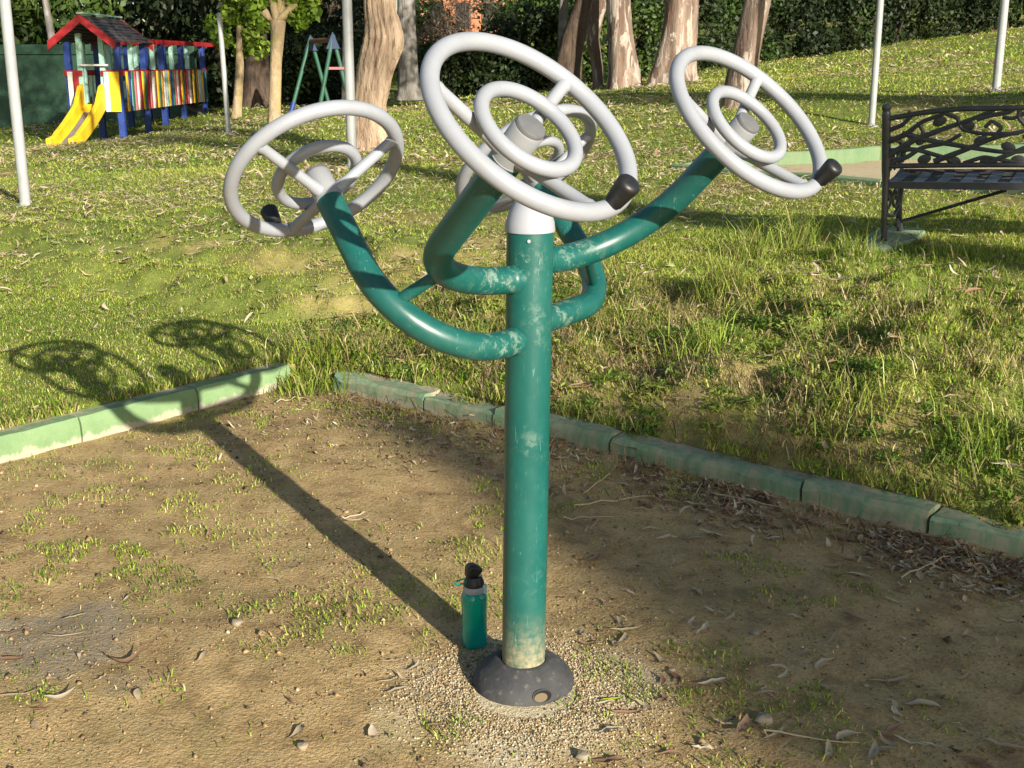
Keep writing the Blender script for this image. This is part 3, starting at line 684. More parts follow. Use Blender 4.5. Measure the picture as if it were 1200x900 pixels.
def stone(px, py, r, label):
    g = ground_at(px, py); mb = MB(); rg = np.random.default_rng(int(px)); pr = [(.2, -.5), (.8, -.3), (1, .05), (.75, .45), (.25, .6)]
    mb.lathe([(a * r, b * r) for a, b in pr], 9, col=(.30, .25, .18)); o = build(mb, 'stone', M['litter'])
    for v in o.data.vertices: v.co *= 1 + rg.normal(0, .12)
    o.location = (g[0], g[1], terz(g[0], g[1]) + r * .25); o.rotation_euler = (0, 0, px); tag(o, label, 'stone', 'small stones on the soil')
for a in ((278, 732, .018, 'pale stone on the soil left of the bottle'), (895, 846, .024, 'grey stone half buried at the bottom right'), (683, 888, .018, 'dark pebble at the bottom edge below the post'),
          (787, 786, .010, 'small white pebble right of the post base'), (885, 743, .014, 'brown pebble in the shade at right'), (355, 877, .014, 'tan pebble at the bottom left of the post')): stone(*a)

# ------------------------------------------------------------------ the exercise machine
KS = .962
def ks(p): return CAM + (np.array(p, float) - CAM) * KS      # the machine's measured points, at its true distance
POST = np.array([.029, 2.857, 0]); PTOP = ks((.044, 2.97, 1.155))
def post_at(z): return POST + (PTOP - POST) * (z / PTOP[2])
mach = tag(empty('fitness_station', tuple(POST)), 'teal green outdoor fitness post with four pale grey hand wheels on bent arms', 'fitness machine')
PR = .0575 * KS
def M_part(mb, name, mat, parent=mach, **k):
    o = build(mb, name, mat, parent, **k); o.location = -Vector(POST) if parent is mach else (0, 0, 0); return o
mb = MB(); zs = np.r_[np.linspace(.06, .36, 16), np.linspace(.4, PTOP[2], 40)]; n = 40; P = np.array([post_at(z) for z in zs])
mb.tube(P, PR, n)
V = mb.v[0]; an = np.arctan2(V[:, 1] - P[:, 1].repeat(n), V[:, 0] - P[:, 0].repeat(n))
wear = np.zeros(len(V))
for z0, a0, s, amp in ((1.1, -1.6, .03, .9), (.95, -1.2, .05, .4), (.66, -1.5, .03, .4), (.3, -.9, .03, .25)):
    da = (an - a0 + math.pi) % (2 * math.pi) - math.pi
    wear += amp * np.exp(-((V[:, 2] - z0) / s) ** 2 - (da / .6) ** 2)
mud = np.clip(1.05 - (V[:, 2] - .065) / .16, 0, 1) ** 1.6
mb.c[0] = np.stack([np.clip(wear + .03, 0, 1), mud, 0 * mud], 1)
M_part(mb, 'post', M['enamel'])
ax = (PTOP - POST) / np.linalg.norm(PTOP - POST)
mb = MB(); mb.lathe([(PR + .0035, 0), (PR + .004, .004), (PR + .002, .022), (PR * .90, .045), (PR * .68, .066), (PR * .42, .077), (.002, .08)], 40, PTOP - [0, 0, .004]); M_part(mb, 'post_cap', M['capwhite'])
mb = MB(); mb.tube([post_at(PTOP[2] - .02) + [-.003, -PR + .001, 0], post_at(PTOP[2] - .02) + [-.003, -PR - .004, 0]], .004, 10); M_part(mb, 'rivet', M['capwhite'])
# flange cover with a rough moulded skin
mb = MB(); prof = [(.128, -.02), (.131, .003), (.1295, .013), (.122, .027), (.108, .043), (.090, .056), (.074, .064), (.065, .067), (.0585, .066), (.0565, .055)]
mb.lathe(prof, 56, (POST[0], POST[1] - .0, 0), caps=False)
base = M_part(mb, 'base_cover', M['rubber'])
mb = MB(); aa = R(-68); hv = []
for k in range(20):
    t = k / 20 * 2 * math.pi; a2 = aa + math.cos(t) * .20; hgt = .022 + math.sin(t) * .014; rr = .1325 - max(0, (hgt - .010)) * .50
    hv.append((POST[0] + rr * math.cos(a2), POST[1] + rr * math.sin(a2), hgt))
cc = np.mean(hv, 0); rim = np.array(hv); mb.tube(np.r_[rim, rim[:1]], .0016, 6, closed=False, col=(.3, .3, .3))
hole = M_part(mb, 'slot_rim', M['rubber'], base)
mb = MB(); V = np.array(hv); V = cc + (V - cc) * .95; mb.add(np.r_[V, [cc]], [[k, (k + 1) % 20, 20] for k in range(20)], (.006, .006, .006)); M_part(mb, 'slot_shade', M['litter'], base); out = np.array([math.cos(aa), math.sin(aa), 0]); tan_ = np.array([-out[1], out[0], 0]); mb = MB(); V = cc + (V - cc) * .74 + out * .0025 - tan_ * .005 - [0, 0, .002]; mb.add(np.r_[V, [V.mean(0) + out * .002]], [[k, (k + 1) % 20, 20] for k in range(20)], (.15, .115, .065)); M_part(mb, 'mud_plug', M['litter'], base)  # near-black disc on the skin paints the shade inside the slot, mud over it

WH = {'B': ((.038, 2.308, 1.438), (.507, -.478, .718), 0), 'A': ((-.479, 3.01, 1.29), (-.43, .594, .68), 0), 'C': ((.562, 2.943, 1.415), (.516, -.504, .693), 9), 'D': ((.042, 3.606, 1.269), (-.471, .511, .719), 0)}
ZARM = {k: float(ks((0, 0, z))[2]) for k, z in {'A': .885, 'B': 1.037, 'C': 1.073, 'D': .915}.items()}
DISH = .078
def fillet(P0, Q, P1, rad, n=14):
    a = (P0 - Q); b = (P1 - Q); la, lb = np.linalg.norm(a), np.linalg.norm(b); a /= la; b /= lb
    th = math.acos(np.clip(a @ b, -1, 1)); t = min(rad / math.tan(th / 2), la * .8, lb * .82); r = t * math.tan(th / 2)
    c = Q + (a + b) / np.linalg.norm(a + b) * (r / math.sin(th / 2)); s = Q + a * t; e = Q + b * t; out = []
    x = (s - c) / r; y = (e - c) / r; w = math.acos(np.clip(x @ y, -1, 1))
    for k in range(n + 1): f = k / n; out.append(c + r * (math.sin((1 - f) * w) * x + math.sin(f * w) * y) / math.sin(w))
    return [P0 + (s - P0) * f for f in (0, .25, .5, .75)] + out + [e + (P1 - e) * f for f in (.25, .5, .75, 1)]
ARM = {}
for k, (c, nrm, roll) in WH.items():
    c = ks(c); nrm = np.array(nrm); nrm /= np.linalg.norm(nrm); z0 = ZARM[k]
    end = c - nrm * .092 * KS; s = (end[2] - z0) / nrm[2]; Q = end - nrm * s; p0 = post_at(z0); d = (Q - p0); d /= np.linalg.norm(d); p0 = p0 + d * .03
    rad = {'A': .30, 'B': .13, 'C': .36, 'D': .19}[k]; P = np.array(fillet(p0, Q, end, rad))
    if k == 'B':
        Q = at_depth(482, 336, 2.68); d = Q - p0; d /= np.linalg.norm(d); mid = end - nrm * .05; P = np.array(fillet(p0, Q, mid, .32, 20)[:-1] + [mid * .9 + Q * .1, mid * .97 + Q * .03, mid + nrm * .012, end - nrm * .02, end])
    ARM[k] = P
    mb = MB(); mb.tube(P, .0325, 22); L = np.linalg.norm(mb.v[0] - post_at(z0), axis=1)
    w = np.exp(-((L - .12) / .055) ** 2) * .95 + .06; mb.c[0] = np.stack([w, 0 * w, 0 * w], 1)
    q = p0 + d * .0285; mb.tube([q - d * .006, q, q + d * .006], [.0335, .0348, .0325], 22, caps=False, col=(.25, 0, 0))
    arm = M_part(mb, 'arm', M['enamel'])
    # wheel
    x = np.cross((0, 0, 1), nrm); x /= np.linalg.norm(x); y = np.cross(nrm, x); Rm = np.stack([x, y, nrm], 1)
    def put(o):
        from mathutils import Matrix
        Rk = Rm * KS; o.matrix_local = Matrix([[*Rk[0], c[0] - POST[0]], [*Rk[1], c[1] - POST[1]], [*Rk[2], c[2] - POST[2]], [0, 0, 0, 1]]); return o
    mb = MB(); mb.torus(.2145, .0178, n=80, m=16); wheel = put(build(mb, 'hand_wheel', M['wheel'], mach))
    mb = MB(); mb.torus(.102, .0148, (0, 0, -.012), n=56, m=14); build(mb, 'inner_ring', M['wheel'], wheel)
    for aa in (30, 150, -90):
        t = R(aa + roll); e = np.array([math.cos(t), math.sin(t), 0]); mb = MB()
        mb.tube([e * .2115 + [0, 0, -.002], e * .196 + [0, 0, -.0065], e * .191 + [0, 0, -.008], e * .16 + [0, 0, -.020], e * .06 + [0, 0, -.0595], e * .040 + [0, 0, -.0673], e * .028 + [0, 0, -.072]], [.0155, .0155, .0135, .0135, .0135, .0160, .0165], 14); build(mb, 'spoke', M['wheel'], wheel)
    mb = MB(); mb.lathe([(.0335, -.094), (.0335, -.062), (.0332, -.058), (.0332, -.015), (.0312, -.011)], 30); mb.torus(.0325, .0022, (0, 0, -.093), n=30, m=8); hub = build(mb, 'hub', M['hub'], wheel)
    mb = MB(); mb.lathe([(.0312, -.0112), (.0310, -.005), (.029, -.002), (.015, -.0005), (.001, 0)], 30); build(mb, 'hub_cap', M['hubcap'], hub)
    t = R(-79 + roll); e = np.array([math.cos(t), math.sin(t), 0]) * .2145
    mb = MB(); mb.lathe([(.012, .010), (.0160, .014), (.0180, .018), (.0210, .045), (.0226, .058), (.0230, .063)], 28, e); mb.lathe([(.0230, .063), (.0224, .0675), (.0205, .0695)], 28, e, caps=False)
    kn = build(mb, 'knob', M['black'], wheel)
    mb = MB(); mb.lathe([(.0205, .0695), (.0190, .0715), (.010, .0738), (.001, .0745)], 28, e); build(mb, 'knob_cap', M['black'], kn)
def arm_near(k, px, py):
    from_c = ARM[k]; d = from_c - CAM; dep = d[:, 1] * CP - d[:, 2] * SP; sx = 600 + FPX * d[:, 0] / dep; sy = 450 - FPX * (d[:, 1] * SP + d[:, 2] * CP) / dep
    return from_c[np.argmin((sx - px) ** 2 + (sy - py) ** 2)]
for a, b in ((arm_near('A', 470, 350), arm_near('B', 520, 322)), (arm_near('C', 690, 300), arm_near('D', 690, 335))):
    mb = MB(); mb.tube([a, (a + b) / 2, b], .0145, 14, col=(.12, 0, 0)); M_part(mb, 'brace', M['enamel'])

# ------------------------------------------------------------------ bottle
def m_bottle():
    m, nt, _, _ = mat_new('teal_clear_plastic'); co = objco(nt); n = noise(nt, co, 30, 3)
    finish(nt, mixc(nt, n, (.0, .36, .30), (.01, .50, .42)), .16, n, .03, .002, .5, 0, .55, 0); return m
M['bottle'] = m_bottle()
g = ground_at(556, 756); BZ = terz(g[0], g[1]); S = 1.0
bt = tag(empty('water_bottle', (g[0], g[1], BZ + .001), R(20)), 'teal see-through drinking bottle with a black flip cap and carry loop, beside the post', 'bottle')
mb = MB(); sq = lambda A: 1 - .05 * np.cos(4 * A)
mb.lathe([(.028, 0), (.033, .003), (.0355, .010), (.0358, .03), (.0345, .06), (.0340, .10), (.0352, .135), (.035, .146), (.031, .156), (.027, .161)], 36, sq=sq); build(mb, 'bottle_body', M['bottle'], bt)
mb = MB(); mb.lathe([(.0285, .160), (.0300, .162), (.0296, .176), (.028, .178)], 30); build(mb, 'collar', M['capwhite'], bt)
mb = MB(); mb.lathe([(.0282, .177), (.0285, .180), (.0275, .188), (.0235, .198), (.0215, .204), (.018, .206)], 30); cap = build(mb, 'screw_cap', M['black'], bt)
mb = MB(); pf = [(-.024, .203), (.006, .204), (.024, .222), (.018, .229), (.002, .238), (-.012, .240), (-.021, .232)]; mb.add([(x, -.017, z) for x, z in pf] + [(x, .017, z) for x, z in pf], [list(range(7)), list(range(13, 6, -1))] + [[k, k + 7, (k + 1) % 7 + 7, (k + 1) % 7] for k in range(7)]); build(mb, 'flip_lid', M['black'], cap, bevel=.006)
mb = MB(); mb.box((.012, 0, .207), (.018, .024, .012), M=[[.8, 0, .6], [0, 1, 0], [-.6, 0, .8]]); build(mb, 'spout', M['capwhite'], cap, bevel=.003)
mb = MB(); mb.box((.024, -.017, .170), (.013, .012, .026)); build(mb, 'latch_button', M['mint'], bt, bevel=.003)
mb = MB(); a = np.linspace(0, 2 * math.pi, 28); mb.tube(np.stack([-.033 + .020 * np.cos(a), .002 + .012 * np.sin(a), .192 + .004 * np.cos(a)], 1)[:-1], .0022, 8, closed=True); build(mb, 'carry_loop', M['bottle'], bt)

# ------------------------------------------------------------------ bench, seen from behind
def spiral(c, r0, turns, start, sgn=1, n=26):
    t = np.linspace(0, 1, n); a = start + sgn * t * turns * 2 * math.pi; r = r0 * (1 - .8 * t)
    return np.stack([c[0] + r * np.cos(a), c[1] + r * np.sin(a)], 1)
def build_bench():
    g = ground_at(1034, 288); gz = terz(g[0], g[1]); yaw = R(-30)
    root = tag(empty('park_bench', (g[0], g[1], gz), yaw), 'dark cast iron bench with a branch patterned back, seen from behind at the right edge', 'bench')
    Lb = 1.85; Dp = .46; K = 1.02
    # local: x along the bench, y from back post to front leg, z up
    bp = np.array([(.035, .0), (.02, .12), (.012, .28), (.022, .42), (.012, .55), (-.012, .70), (-.03, .82), (-.035, .86)])   # (y, z) of the back upright
    fl = np.array([(.50, .0), (.47, .06), (.43, .14), (.42, .22), (.45, .30), (.49, .38), (.47, .44)])
    arm = np.array([(-.005, .63), (.10, .665), (.24, .66), (.38, .645), (.47, .60), (.49, .54), (.455, .50), (.43, .53)])
    def smooth(p, n=30):
        t = np.linspace(0, 1, len(p)); q = np.linspace(0, 1, n); out = np.stack([np.interp(q, t, p[:, 0]), np.interp(q, t, p[:, 1])], 1)
        for _ in range(3): out[1:-1] = (out[:-2] + 2 * out[1:-1] + out[2:]) / 4
        return out
    for x in (.0, Lb):
        mb = MB()
        def curve(p, r, n=8): mb.tube(np.c_[np.full(len(p), x), p[:, 0], p[:, 1]], r, n)
        b = smooth(bp); curve(b, np.interp(np.linspace(0, 1, 30), [0, .3, .42, .5, .95, 1], [.021, .020, .024, .030, .028, .016]), 10)
        mb.lathe([(.006, -.03), (.027, -.012), (.032, .004), (.024, .022), (.004, .03)], 14, (x, -.035, .868))
        curve(smooth(fl), .021); curve(smooth(arm), .019)
        curve(smooth(np.array([(.02, .40), (.15, .385), (.30, .40), (.47, .44)])), .017)
        curve(smooth(np.array([(.02, .20), (.14, .17), (.28, .15), (.42, .20)])), .013)
        for c, r0, tn, st, sg in (((.13, .29), .085, 1.2, 3.1, 1), ((.30, .28), .085, 1.2, 0, -1), ((.12, .52), .08, 1.3, 1.6, 1), ((.28, .54), .08, 1.2, 4.4, -1), ((.40, .52), .06, 1.2, 0, 1), ((.09, .11), .055, 1.1, 1.5, 1), ((.38, .10), .05, 1.1, 1.5, -1)):
            curve(spiral(c, r0, tn, st, sg), .0095, 7)
        for c in ((.05, .12), (.05, .3)): curve(smooth(np.array([(.03, c[1]), (.10, c[1] + .07), (.03, c[1] + .16)])), .009, 7)
        mb.tube([(x, .505, .0), (x, .505, .03)], .03, 10); mb.tube([(x, .44, .09), (x, .44, .10)], .026, 10)
        build(mb, 'end_frame', M['iron'], root)
    # seat slab with rows of slots
    mb = MB(); ny = 9; nx = 36
    sl = lambda y: .375 + .06 * (y / .46) - .010 * math.sin(math.pi * y / .46)
    mb.beam((.02, .03, sl(.03)), (Lb - .02, .03, sl(.03)), .03, .045); mb.beam((.02, .46, sl(.46)), (Lb - .02, .46, sl(.46)), .04, .03)
    for j in range(ny):
        y = .07 + j * .045; mb.beam((.02, y, sl(y)), (Lb - .02, y, sl(y)), .026, .012)
    for i in range(13):
        x = .035 + i * (Lb - .07) / 12
        mb.beam((x, .04, sl(.04) + .003), (x, .25, sl(.25) + .003), .075 if i % 1 == 0 else .03, .010); mb.beam((x, .25, sl(.25) + .003), (x, .45, sl(.45) + .003), .075, .010)
    build(mb, 'seat', M['iron'], root, smooth=False)
    # backrest: leaning lattice of branches
    def bk(x, z): return (x, .012 - .05 * max(0, (z - .5)) / .35, z)
    mb = MB()
    for z0, r in ((.50, .017),): mb.tube([bk(x, z0 + .01 * math.sin(x * 2)) for x in np.linspace(.0, Lb, 24)], r, 10)
    top = [bk(x, .80 + .055 * min(1, math.sin(min(x, Lb - x, .5) / .5 * math.pi / 2))) for x in np.linspace(0, Lb, 50)]; mb.tube(top, .017, 10)
    def br(pts, r0=.013, r1=.008):
        r0 *= 1.35; r1 *= 1.45; pts = smooth(np.array(pts), 26); mb.tube([bk(max(.01, min(Lb - .01, p[0])), p[1]) for p in pts], np.linspace(r0, r1, 26), 8)
    for m in (0, 1):
        f = (lambda x: x) if m == 0 else (lambda x: Lb - x)
        br([(f(.02), .57), (f(.16), .66), (f(.34), .73), (f(.52), .79), (f(.66), .85)], .015)
        br([(f(.02), .66), (f(.12), .70), (f(.22), .78), (f(.36), .83)], .014)
        br([(f(.10), .71), (f(.28), .66), (f(.50), .62), (f(.72), .585), (f(.95), .60)], .013)
        br([(f(.03), .60), (f(.18), .61), (f(.38), .55), (f(.46), .50)], .012)
        br([(f(.20), .78), (f(.24), .70), (f(.17), .66), (f(.13), .70), (f(.17), .74)], .009)
        br([(f(.30), .53), (f(.48), .60), (f(.66), .68), (f(.90), .73)], .014)
        br([(f(.36), .83), (f(.44), .80), (f(.46), .73), (f(.58), .70), (f(.80), .70)], .010)
        br([(f(.55), .79), (f(.62), .81), (f(.74), .83), (f(.78), .86)], .012)
        br([(f(.80), .86), (f(.79), .80), (f(.84), .74), (f(.93), .72)], .012)
        br([(f(.62), .52), (f(.76), .58), (f(.93), .66)], .013)
        br([(f(.02), .73), (f(.10), .76), (f(.16), .82), (f(.14), .85)], .012); br([(f(.05), .53), (f(.14), .56), (f(.22), .62), (f(.36), .64), (f(.46), .70)], .012)
        br([(f(.48), .52), (f(.60), .56), (f(.70), .54), (f(.84), .52)], .010); br([(f(.66), .68), (f(.70), .74), (f(.64), .78), (f(.60), .74)], .010); br([(f(.92), .80), (f(.84), .83), (f(.76), .79), (f(.70), .80)], .010)
        for (lx, lz, a) in ((.33, .78, .4), (.58, .66, .3), (.74, .62, -.3), (.12, .62, .9), (.24, .545, .3), (.42, .535, -.2), (.62, .535, .1), (.80, .54, 0), (.22, .67, .8), (.50, .745, .5), (.86, .69, .4)):
            x0 = f(lx); n = 12; t = np.arange(n) * 2 * math.pi / n; u = np.stack([.045 * np.cos(t), .030 * np.sin(t)], 1); ca, sa = math.cos(a), math.sin(a)
            q = [bk(x0 + p[0] * ca - p[1] * sa, lz + p[0] * sa + p[1] * ca) for p in u]; q = np.array(q); ct = q.mean(0)
            mb.add(np.r_[q, [ct + [0, -.013, 0]], [ct + [0, .010, 0]]], [[k, (k + 1) % n, n] for k in range(n)] + [[(k + 1) % n, k, n + 1] for k in range(n)])
    build(mb, 'backrest', M['iron'], root)
    for s in (0, 1):
        x0 = Lb * s; x1 = Lb * (.5 + (.12 if s else -.12) * 1); mb = MB(); mb.tube([(x0 + (.01 if s == 0 else -.01), .43, .095), (x1, .30, .33), ], .011, 8); build(mb, 'brace_rod', M['iron'], root)
    # painted footing under each end
    for i, x in enumerate((0, Lb)):
        c = math.cos(yaw); s_ = math.sin(yaw); px = g[0] + c * x - s_ * .27; py = g[1] + s_ * x + c * .27
        mb = MB(); n = 40; t = np.arange(n) * 2 * math.pi / n; V = []; rg = np.random.default_rng(i)
        rr = 1 + .06 * np.sin(3 * t + i) + rg.normal(0, .02, n)
        for r, h in ((1, -.14), (1, .005), (.95, .016)):
            for k in range(n):
                e = .8; a, b = .15 * r * rr[k] * np.sign(math.cos(t[k])) * abs(math.cos(t[k])) ** e, .42 * r * rr[k] * np.sign(math.sin(t[k])) * abs(math.sin(t[k])) ** e
                hh = (terz(px + c * a - s_ * b, py + s_ * a + c * b) - terz(px, py)) if h < .1 else 0
                V.append((a, b, (h if h < 0 else hh * .9 + h + .012)))
        F = [[j * n + k, j * n + (k + 1) % n, (j + 1) * n + (k + 1) % n, (j + 1) * n + k] for j in range(2) for k in range(n)] + [[2 * n + k for k in range(n)]]
        mb.add(V, F, (.30, 1.0, 0)); o = build(mb, 'concrete_footing', M['kerb']); o.location = (px, py, terz(px, py)); o.rotation_euler = (0, 0, yaw)
        tag(o, 'low green painted footing pad under the ' + ('left' if i == 0 else 'far right') + ' end of the iron bench', 'footing', 'footing pads under the bench')
    root.location.z = terz(g[0], g[1]) + .015; root.scale = (.925,) * 3; root.rotation_euler = (0, R(-2.2), yaw)
build_bench()

# ------------------------------------------------------------------ poles
def pole(px, py, r, topz, label, lean=0, kind='galv', end=None):
    g = ground_at(px, py); z = terz(g[0], g[1])
    if end: q = at_depth(*end, g[1]); topz = q[2] - z; lean = q[0] - g[0]
    root = tag(empty('metal_pole', (g[0], g[1], z)), label, 'pole', 'metal poles on the lawn')
    mb = MB(); mb.tube([(0, 0, -.1), (lean * .5, 0, topz * .5), (lean, 0, topz)], [r, r, r * .98], 18); build(mb, 'shaft', M[kind], root)
    mb = MB(); mb.lathe([(r * 2.1, -.05), (r * 2.1, .008), (r * 1.9, .013), (r * 1.1, .016), (r * 1.05, .05)], 20, caps=False); build(mb, 'foot_plate', M[kind], root)
    if topz < 3: mb = MB(); mb.lathe([(r * 1.05, 0), (r * 1.05, .012), (r * .6, .03), (.001, .034)], 14, (lean, 0, topz)); build(mb, 'end_cap', M[kind], root)
    return g
pole(30, 242, .052, 5.0, 'pale grey metal pole at the left edge of the picture')
pole(268, 156, .042, 2.1, 'thin pale pole with an end just right of the playhouse', end=(257, 17))
pole(413, 196, .055, 5.0, 'grey metal pole directly in front of the leaning furrowed trunk')
pole(1021, 148, .042, 5.0, 'slim white metal pole just left of the bench')
pole(1167, 107, .055, 5.0, 'grey metal pole on the slope above the bench back')

# ------------------------------------------------------------------ foliage and trees
def leaf_cloud(centers, radii, count, size, pal, aspect=.5, droop=0., seed=0, jitter=.12, hollow=.35):
    rg = np.random.default_rng(seed); w = radii.prod(1) ** (2 / 3); k = rg.choice(len(centers), count, p=w / w.sum())
    d = rg.normal(0, 1, (count, 3)); d /= np.linalg.norm(d, axis=1)[:, None]; rad = hollow + (1 - hollow) * rg.random(count) ** .6
    P = centers[k] + d * rad[:, None] * radii[k]
    nrm = d + rg.normal(0, .7, (count, 3)); nrm[:, 2] += .3; nrm /= np.linalg.norm(nrm, axis=1)[:, None]
    u = np.cross(nrm, rg.normal(0, 1, (count, 3))); u[:, 2] -= droop; u -= nrm * (u * nrm).sum(1)[:, None]; u /= np.linalg.norm(u, axis=1)[:, None]; v = np.cross(nrm, u)
    s = size * rg.uniform(.55, 1.35, count); su = u * s[:, None]; sv = v * (s * aspect)[:, None] * .5
    V = np.stack([P - su * .5, P + sv - su * .05, P + su * .5, P - sv - su * .05], 1).reshape(-1, 3)
    pal = np.array(pal); kk = rg.random(len(centers))[k]; i = np.clip((kk * .6 + rg.random(count) * .4) * len(pal), 0, len(pal) - 1).astype(int)
    C = pal[i] * rg.uniform(.75, 1.25, (count, 1))
    return V, np.arange(count * 4).reshape(-1, 4), np.repeat(C, 4, 0)
def trunk_mb(path, rad, n=28, flare=.0, lob=.08, seed=0, m=34, furrow=0.):
    path = np.array(path, float); rad = np.array(rad, float); t = np.linspace(0, 1, len(path)); q = np.linspace(0, 1, m) ** 1.15
    P = np.stack([np.interp(q, t, path[:, i]) for i in range(3)], 1); r = np.interp(q, t, rad)
    for _ in range(3): P[1:-1] = (P[:-2] + 2 * P[1:-1] + P[2:]) / 4; r[1:-1] = (r[:-2] + 2 * r[1:-1] + r[2:]) / 4
    rg = np.random.default_rng(seed); ph = rg.uniform(0, 6.28, 8)
    def wob(i, A):
        z = P[i, 2] - P[0, 2]; fl = flare * math.exp(-z / (.55 * rad[0] + .12))
        w = 1 + lob * np.sin(2 * A + ph[0] + z * .5) + lob * .7 * np.sin(3 * A + ph[1] - z * .8) + fl * (1 + .8 * np.sin(5 * A + ph[2]) + .5 * np.sin(3 * A + ph[3]))
        if furrow: w = w + furrow * (np.abs(np.sin(9 * A + ph[4] + z * 1.3 + .7 * np.sin(z * 3 + ph[5]))) - .5) + furrow * .6 * np.sin(17 * A + z * 2 + ph[6])
        return w + rg.normal(0, .012, n)
    mb = MB(); mb.tube(P, r, n, wob=wob); return mb
EUC = [[.035, .055, .022], [.055, .08, .035], [.08, .105, .05], [.05, .07, .022]]
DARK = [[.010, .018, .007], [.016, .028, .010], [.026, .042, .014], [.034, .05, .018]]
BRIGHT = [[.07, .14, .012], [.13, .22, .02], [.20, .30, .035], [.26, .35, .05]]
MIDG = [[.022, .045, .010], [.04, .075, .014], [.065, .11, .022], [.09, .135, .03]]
BROWN = [[.10, .075, .055], [.14, .105, .08], [.07, .055, .04], [.12, .10, .06]]
def tree(name, base, path, rad, mat, label, crown=None, group=None, cat='tree', limbs=(), **kw):
    b = np.array([base[0], base[1], terz(base[0], base[1])]); root = tag(empty(name, tuple(b)), label, cat, group)
    tr = build(trunk_mb(path, rad, **kw), 'trunk', mat, root)
    for lp, lr in limbs: build(trunk_mb(lp, lr, n=12, m=14, lob=.05, seed=kw.get('seed', 0) + 1), 'limb', mat, root)
    if crown is not None:
        cs, rs, cnt, size, pal, asp, dr = crown; V, F, C = leaf_cloud(np.array(cs, float), np.array(rs, float), cnt, size, pal, asp, dr, kw.get('seed', 0)); arr('crown', V, F, C, M['leaf'], root)
    return root
def blobs(n, c, spread, r0, r1, seed):
    rg = np.random.default_rng(seed); cs = np.array(c) + rg.uniform(-1, 1, (n, 3)) * np.array(spread); rr = rg.uniform(r0, r1, (n, 1)) * np.array([1.15, 1.15, .75]); return cs, rr
def loc(px, py): g = ground_at(px, py); return (g[0], g[1])
def px_path(b, Y, pts):      # photo points -> local offsets at the tree's distance
    z = terz(b[0], b[1]); return [tuple(at_depth(x, y, Y) - np.array([b[0], b[1], z])) for x, y in pts]

build_cover()
# big furrowed leaning trunk
b = loc(436, 176); Y = b[1]; k = Y / FPX
p = px_path(b, Y, [(436, 182), (435, 160), (434, 138), (434.5, 120), (437, 100), (441, 78), (447, 60), (451, 46), (449, 30), (446, 15), (445, -5), (441, -60), (446, -130), (452, -200)]); p[0] = (p[0][0], 0, -.15)
cs, rs = blobs(13, (p[-1][0] + .3, 0.2, 6.4), (2.6, 2.4, 1.7), .7, 1.3, 1)
tree('eucalyptus_tree', b, p, [22 * k, 19 * k, 17 * k, 16.5 * k, 18 * k, 18.5 * k, 19.5 * k, 20.5 * k, 18 * k, 16 * k, 16 * k, 14 * k, 11 * k, 8 * k], M['bark_tan'], 'big leaning trunk with deeply furrowed tan bark behind the left wheel', (cs, rs, 5200, .22, EUC, .3, 1.2), 'eucalyptus trees in the park',
     seed=3, furrow=.06, n=72, m=90, flare=.05, limbs=[([p[-2], (p[-2][0] - 1.2, .4, 5.6), (p[-2][0] - 2, .8, 6.6)], [.16, .1, .05]), ([p[-1], (p[-1][0] + 1.0, -.4, 5.8), (p[-1][0] + 1.9, -.8, 6.8)], [.16, .1, .05])])
def euc(px, py, pts, rads, mat, label, seed, crown=True, flare=.25, Y=None, **kw):
    b = loc(px, py)
    if Y: b = (at_depth(px, py, Y)[0], Y)
    Y = b[1]; k = Y / FPX; p = px_path(b, Y, pts); p[0] = (p[0][0], 0, p[0][2] - .15); q = p[-1]
    c = None
    if crown:
        cs, rs = blobs(11, (q[0], .3, max(q[2] + 1.2, 6.3)), (2.4, 2.2, 1.6), .7, 1.4, seed); c = (cs, rs, 4200, .26, EUC, .3, 1.2)
    return tree('eucalyptus_tree', b, p, [r * k for r in rads], mat, label, c, 'eucalyptus trees in the park', seed=seed, flare=flare, **kw)
euc(478, 108, [(479, 109), (478, 70), (477, 30), (476, -20), (480, -90), (484, -150)], [11.5, 10, 9.6, 9, 7, 4], M['bark_grey'], 'slim straight grey trunk behind the leaning furrowed trunk', 11, Y=27.5)
euc(731, 103, [(732, 105), (731, 90), (728, 55), (725, 20), (724, -30), (722, -100), (720, -170)], [20, 18, 16, 14.5, 14, 11, 6], M['bark_pale'], 'broad pale peeling trunk right of the front wheel', 12, n=40, flare=.35)
euc(788, 98, [(788, 100), (789, 85), (794, 50), (798, 15), (800, -30), (806, -100), (812, -170)], [27, 24, 21, 19, 18, 13, 7], M['bark_pale'], 'thickest peeling trunk with flared roots, left of the right wheel', 13, n=40, flare=.30)
euc(864, 126, [(862, 130), (866, 110), (872, 75), (881, 35), (889, 0), (900, -50), (912, -120)], [18, 17, 15, 14, 14, 11, 7], M['bark_pale'], 'slanting reddish pale trunk seen through the right wheel', 14, n=36, flare=.06)
euc(664, 96, [(662, 100), (665, 80), (670, 50), (680, 20), (690, -5), (700, -60), (712, -110)], [15, 13, 12, 11.5, 12, 9, 5], M['bark_dark'], 'dark brown trunk bending right, left of the broad pale trunk', 15, flare=.1, Y=28.6)
euc(702, 98, [(702, 102), (700, 75), (694, 45), (698, 20), (706, -10), (712, -60)], [6, 6, 7, 8, 8, 5], M['bark_pale'], 'thin pale stem leaning against the broad pale trunk', 16, crown=False, flare=.1, Y=27.0)
euc(660, 85, [(659, 88), (659, 60), (660, 20), (662, -30), (664, -80)], [6, 5.5, 5, 5, 3], M['bark_grey'], 'thin grey stem behind the dark bending trunk', 17, crown=False, flare=.1, Y=29.2)
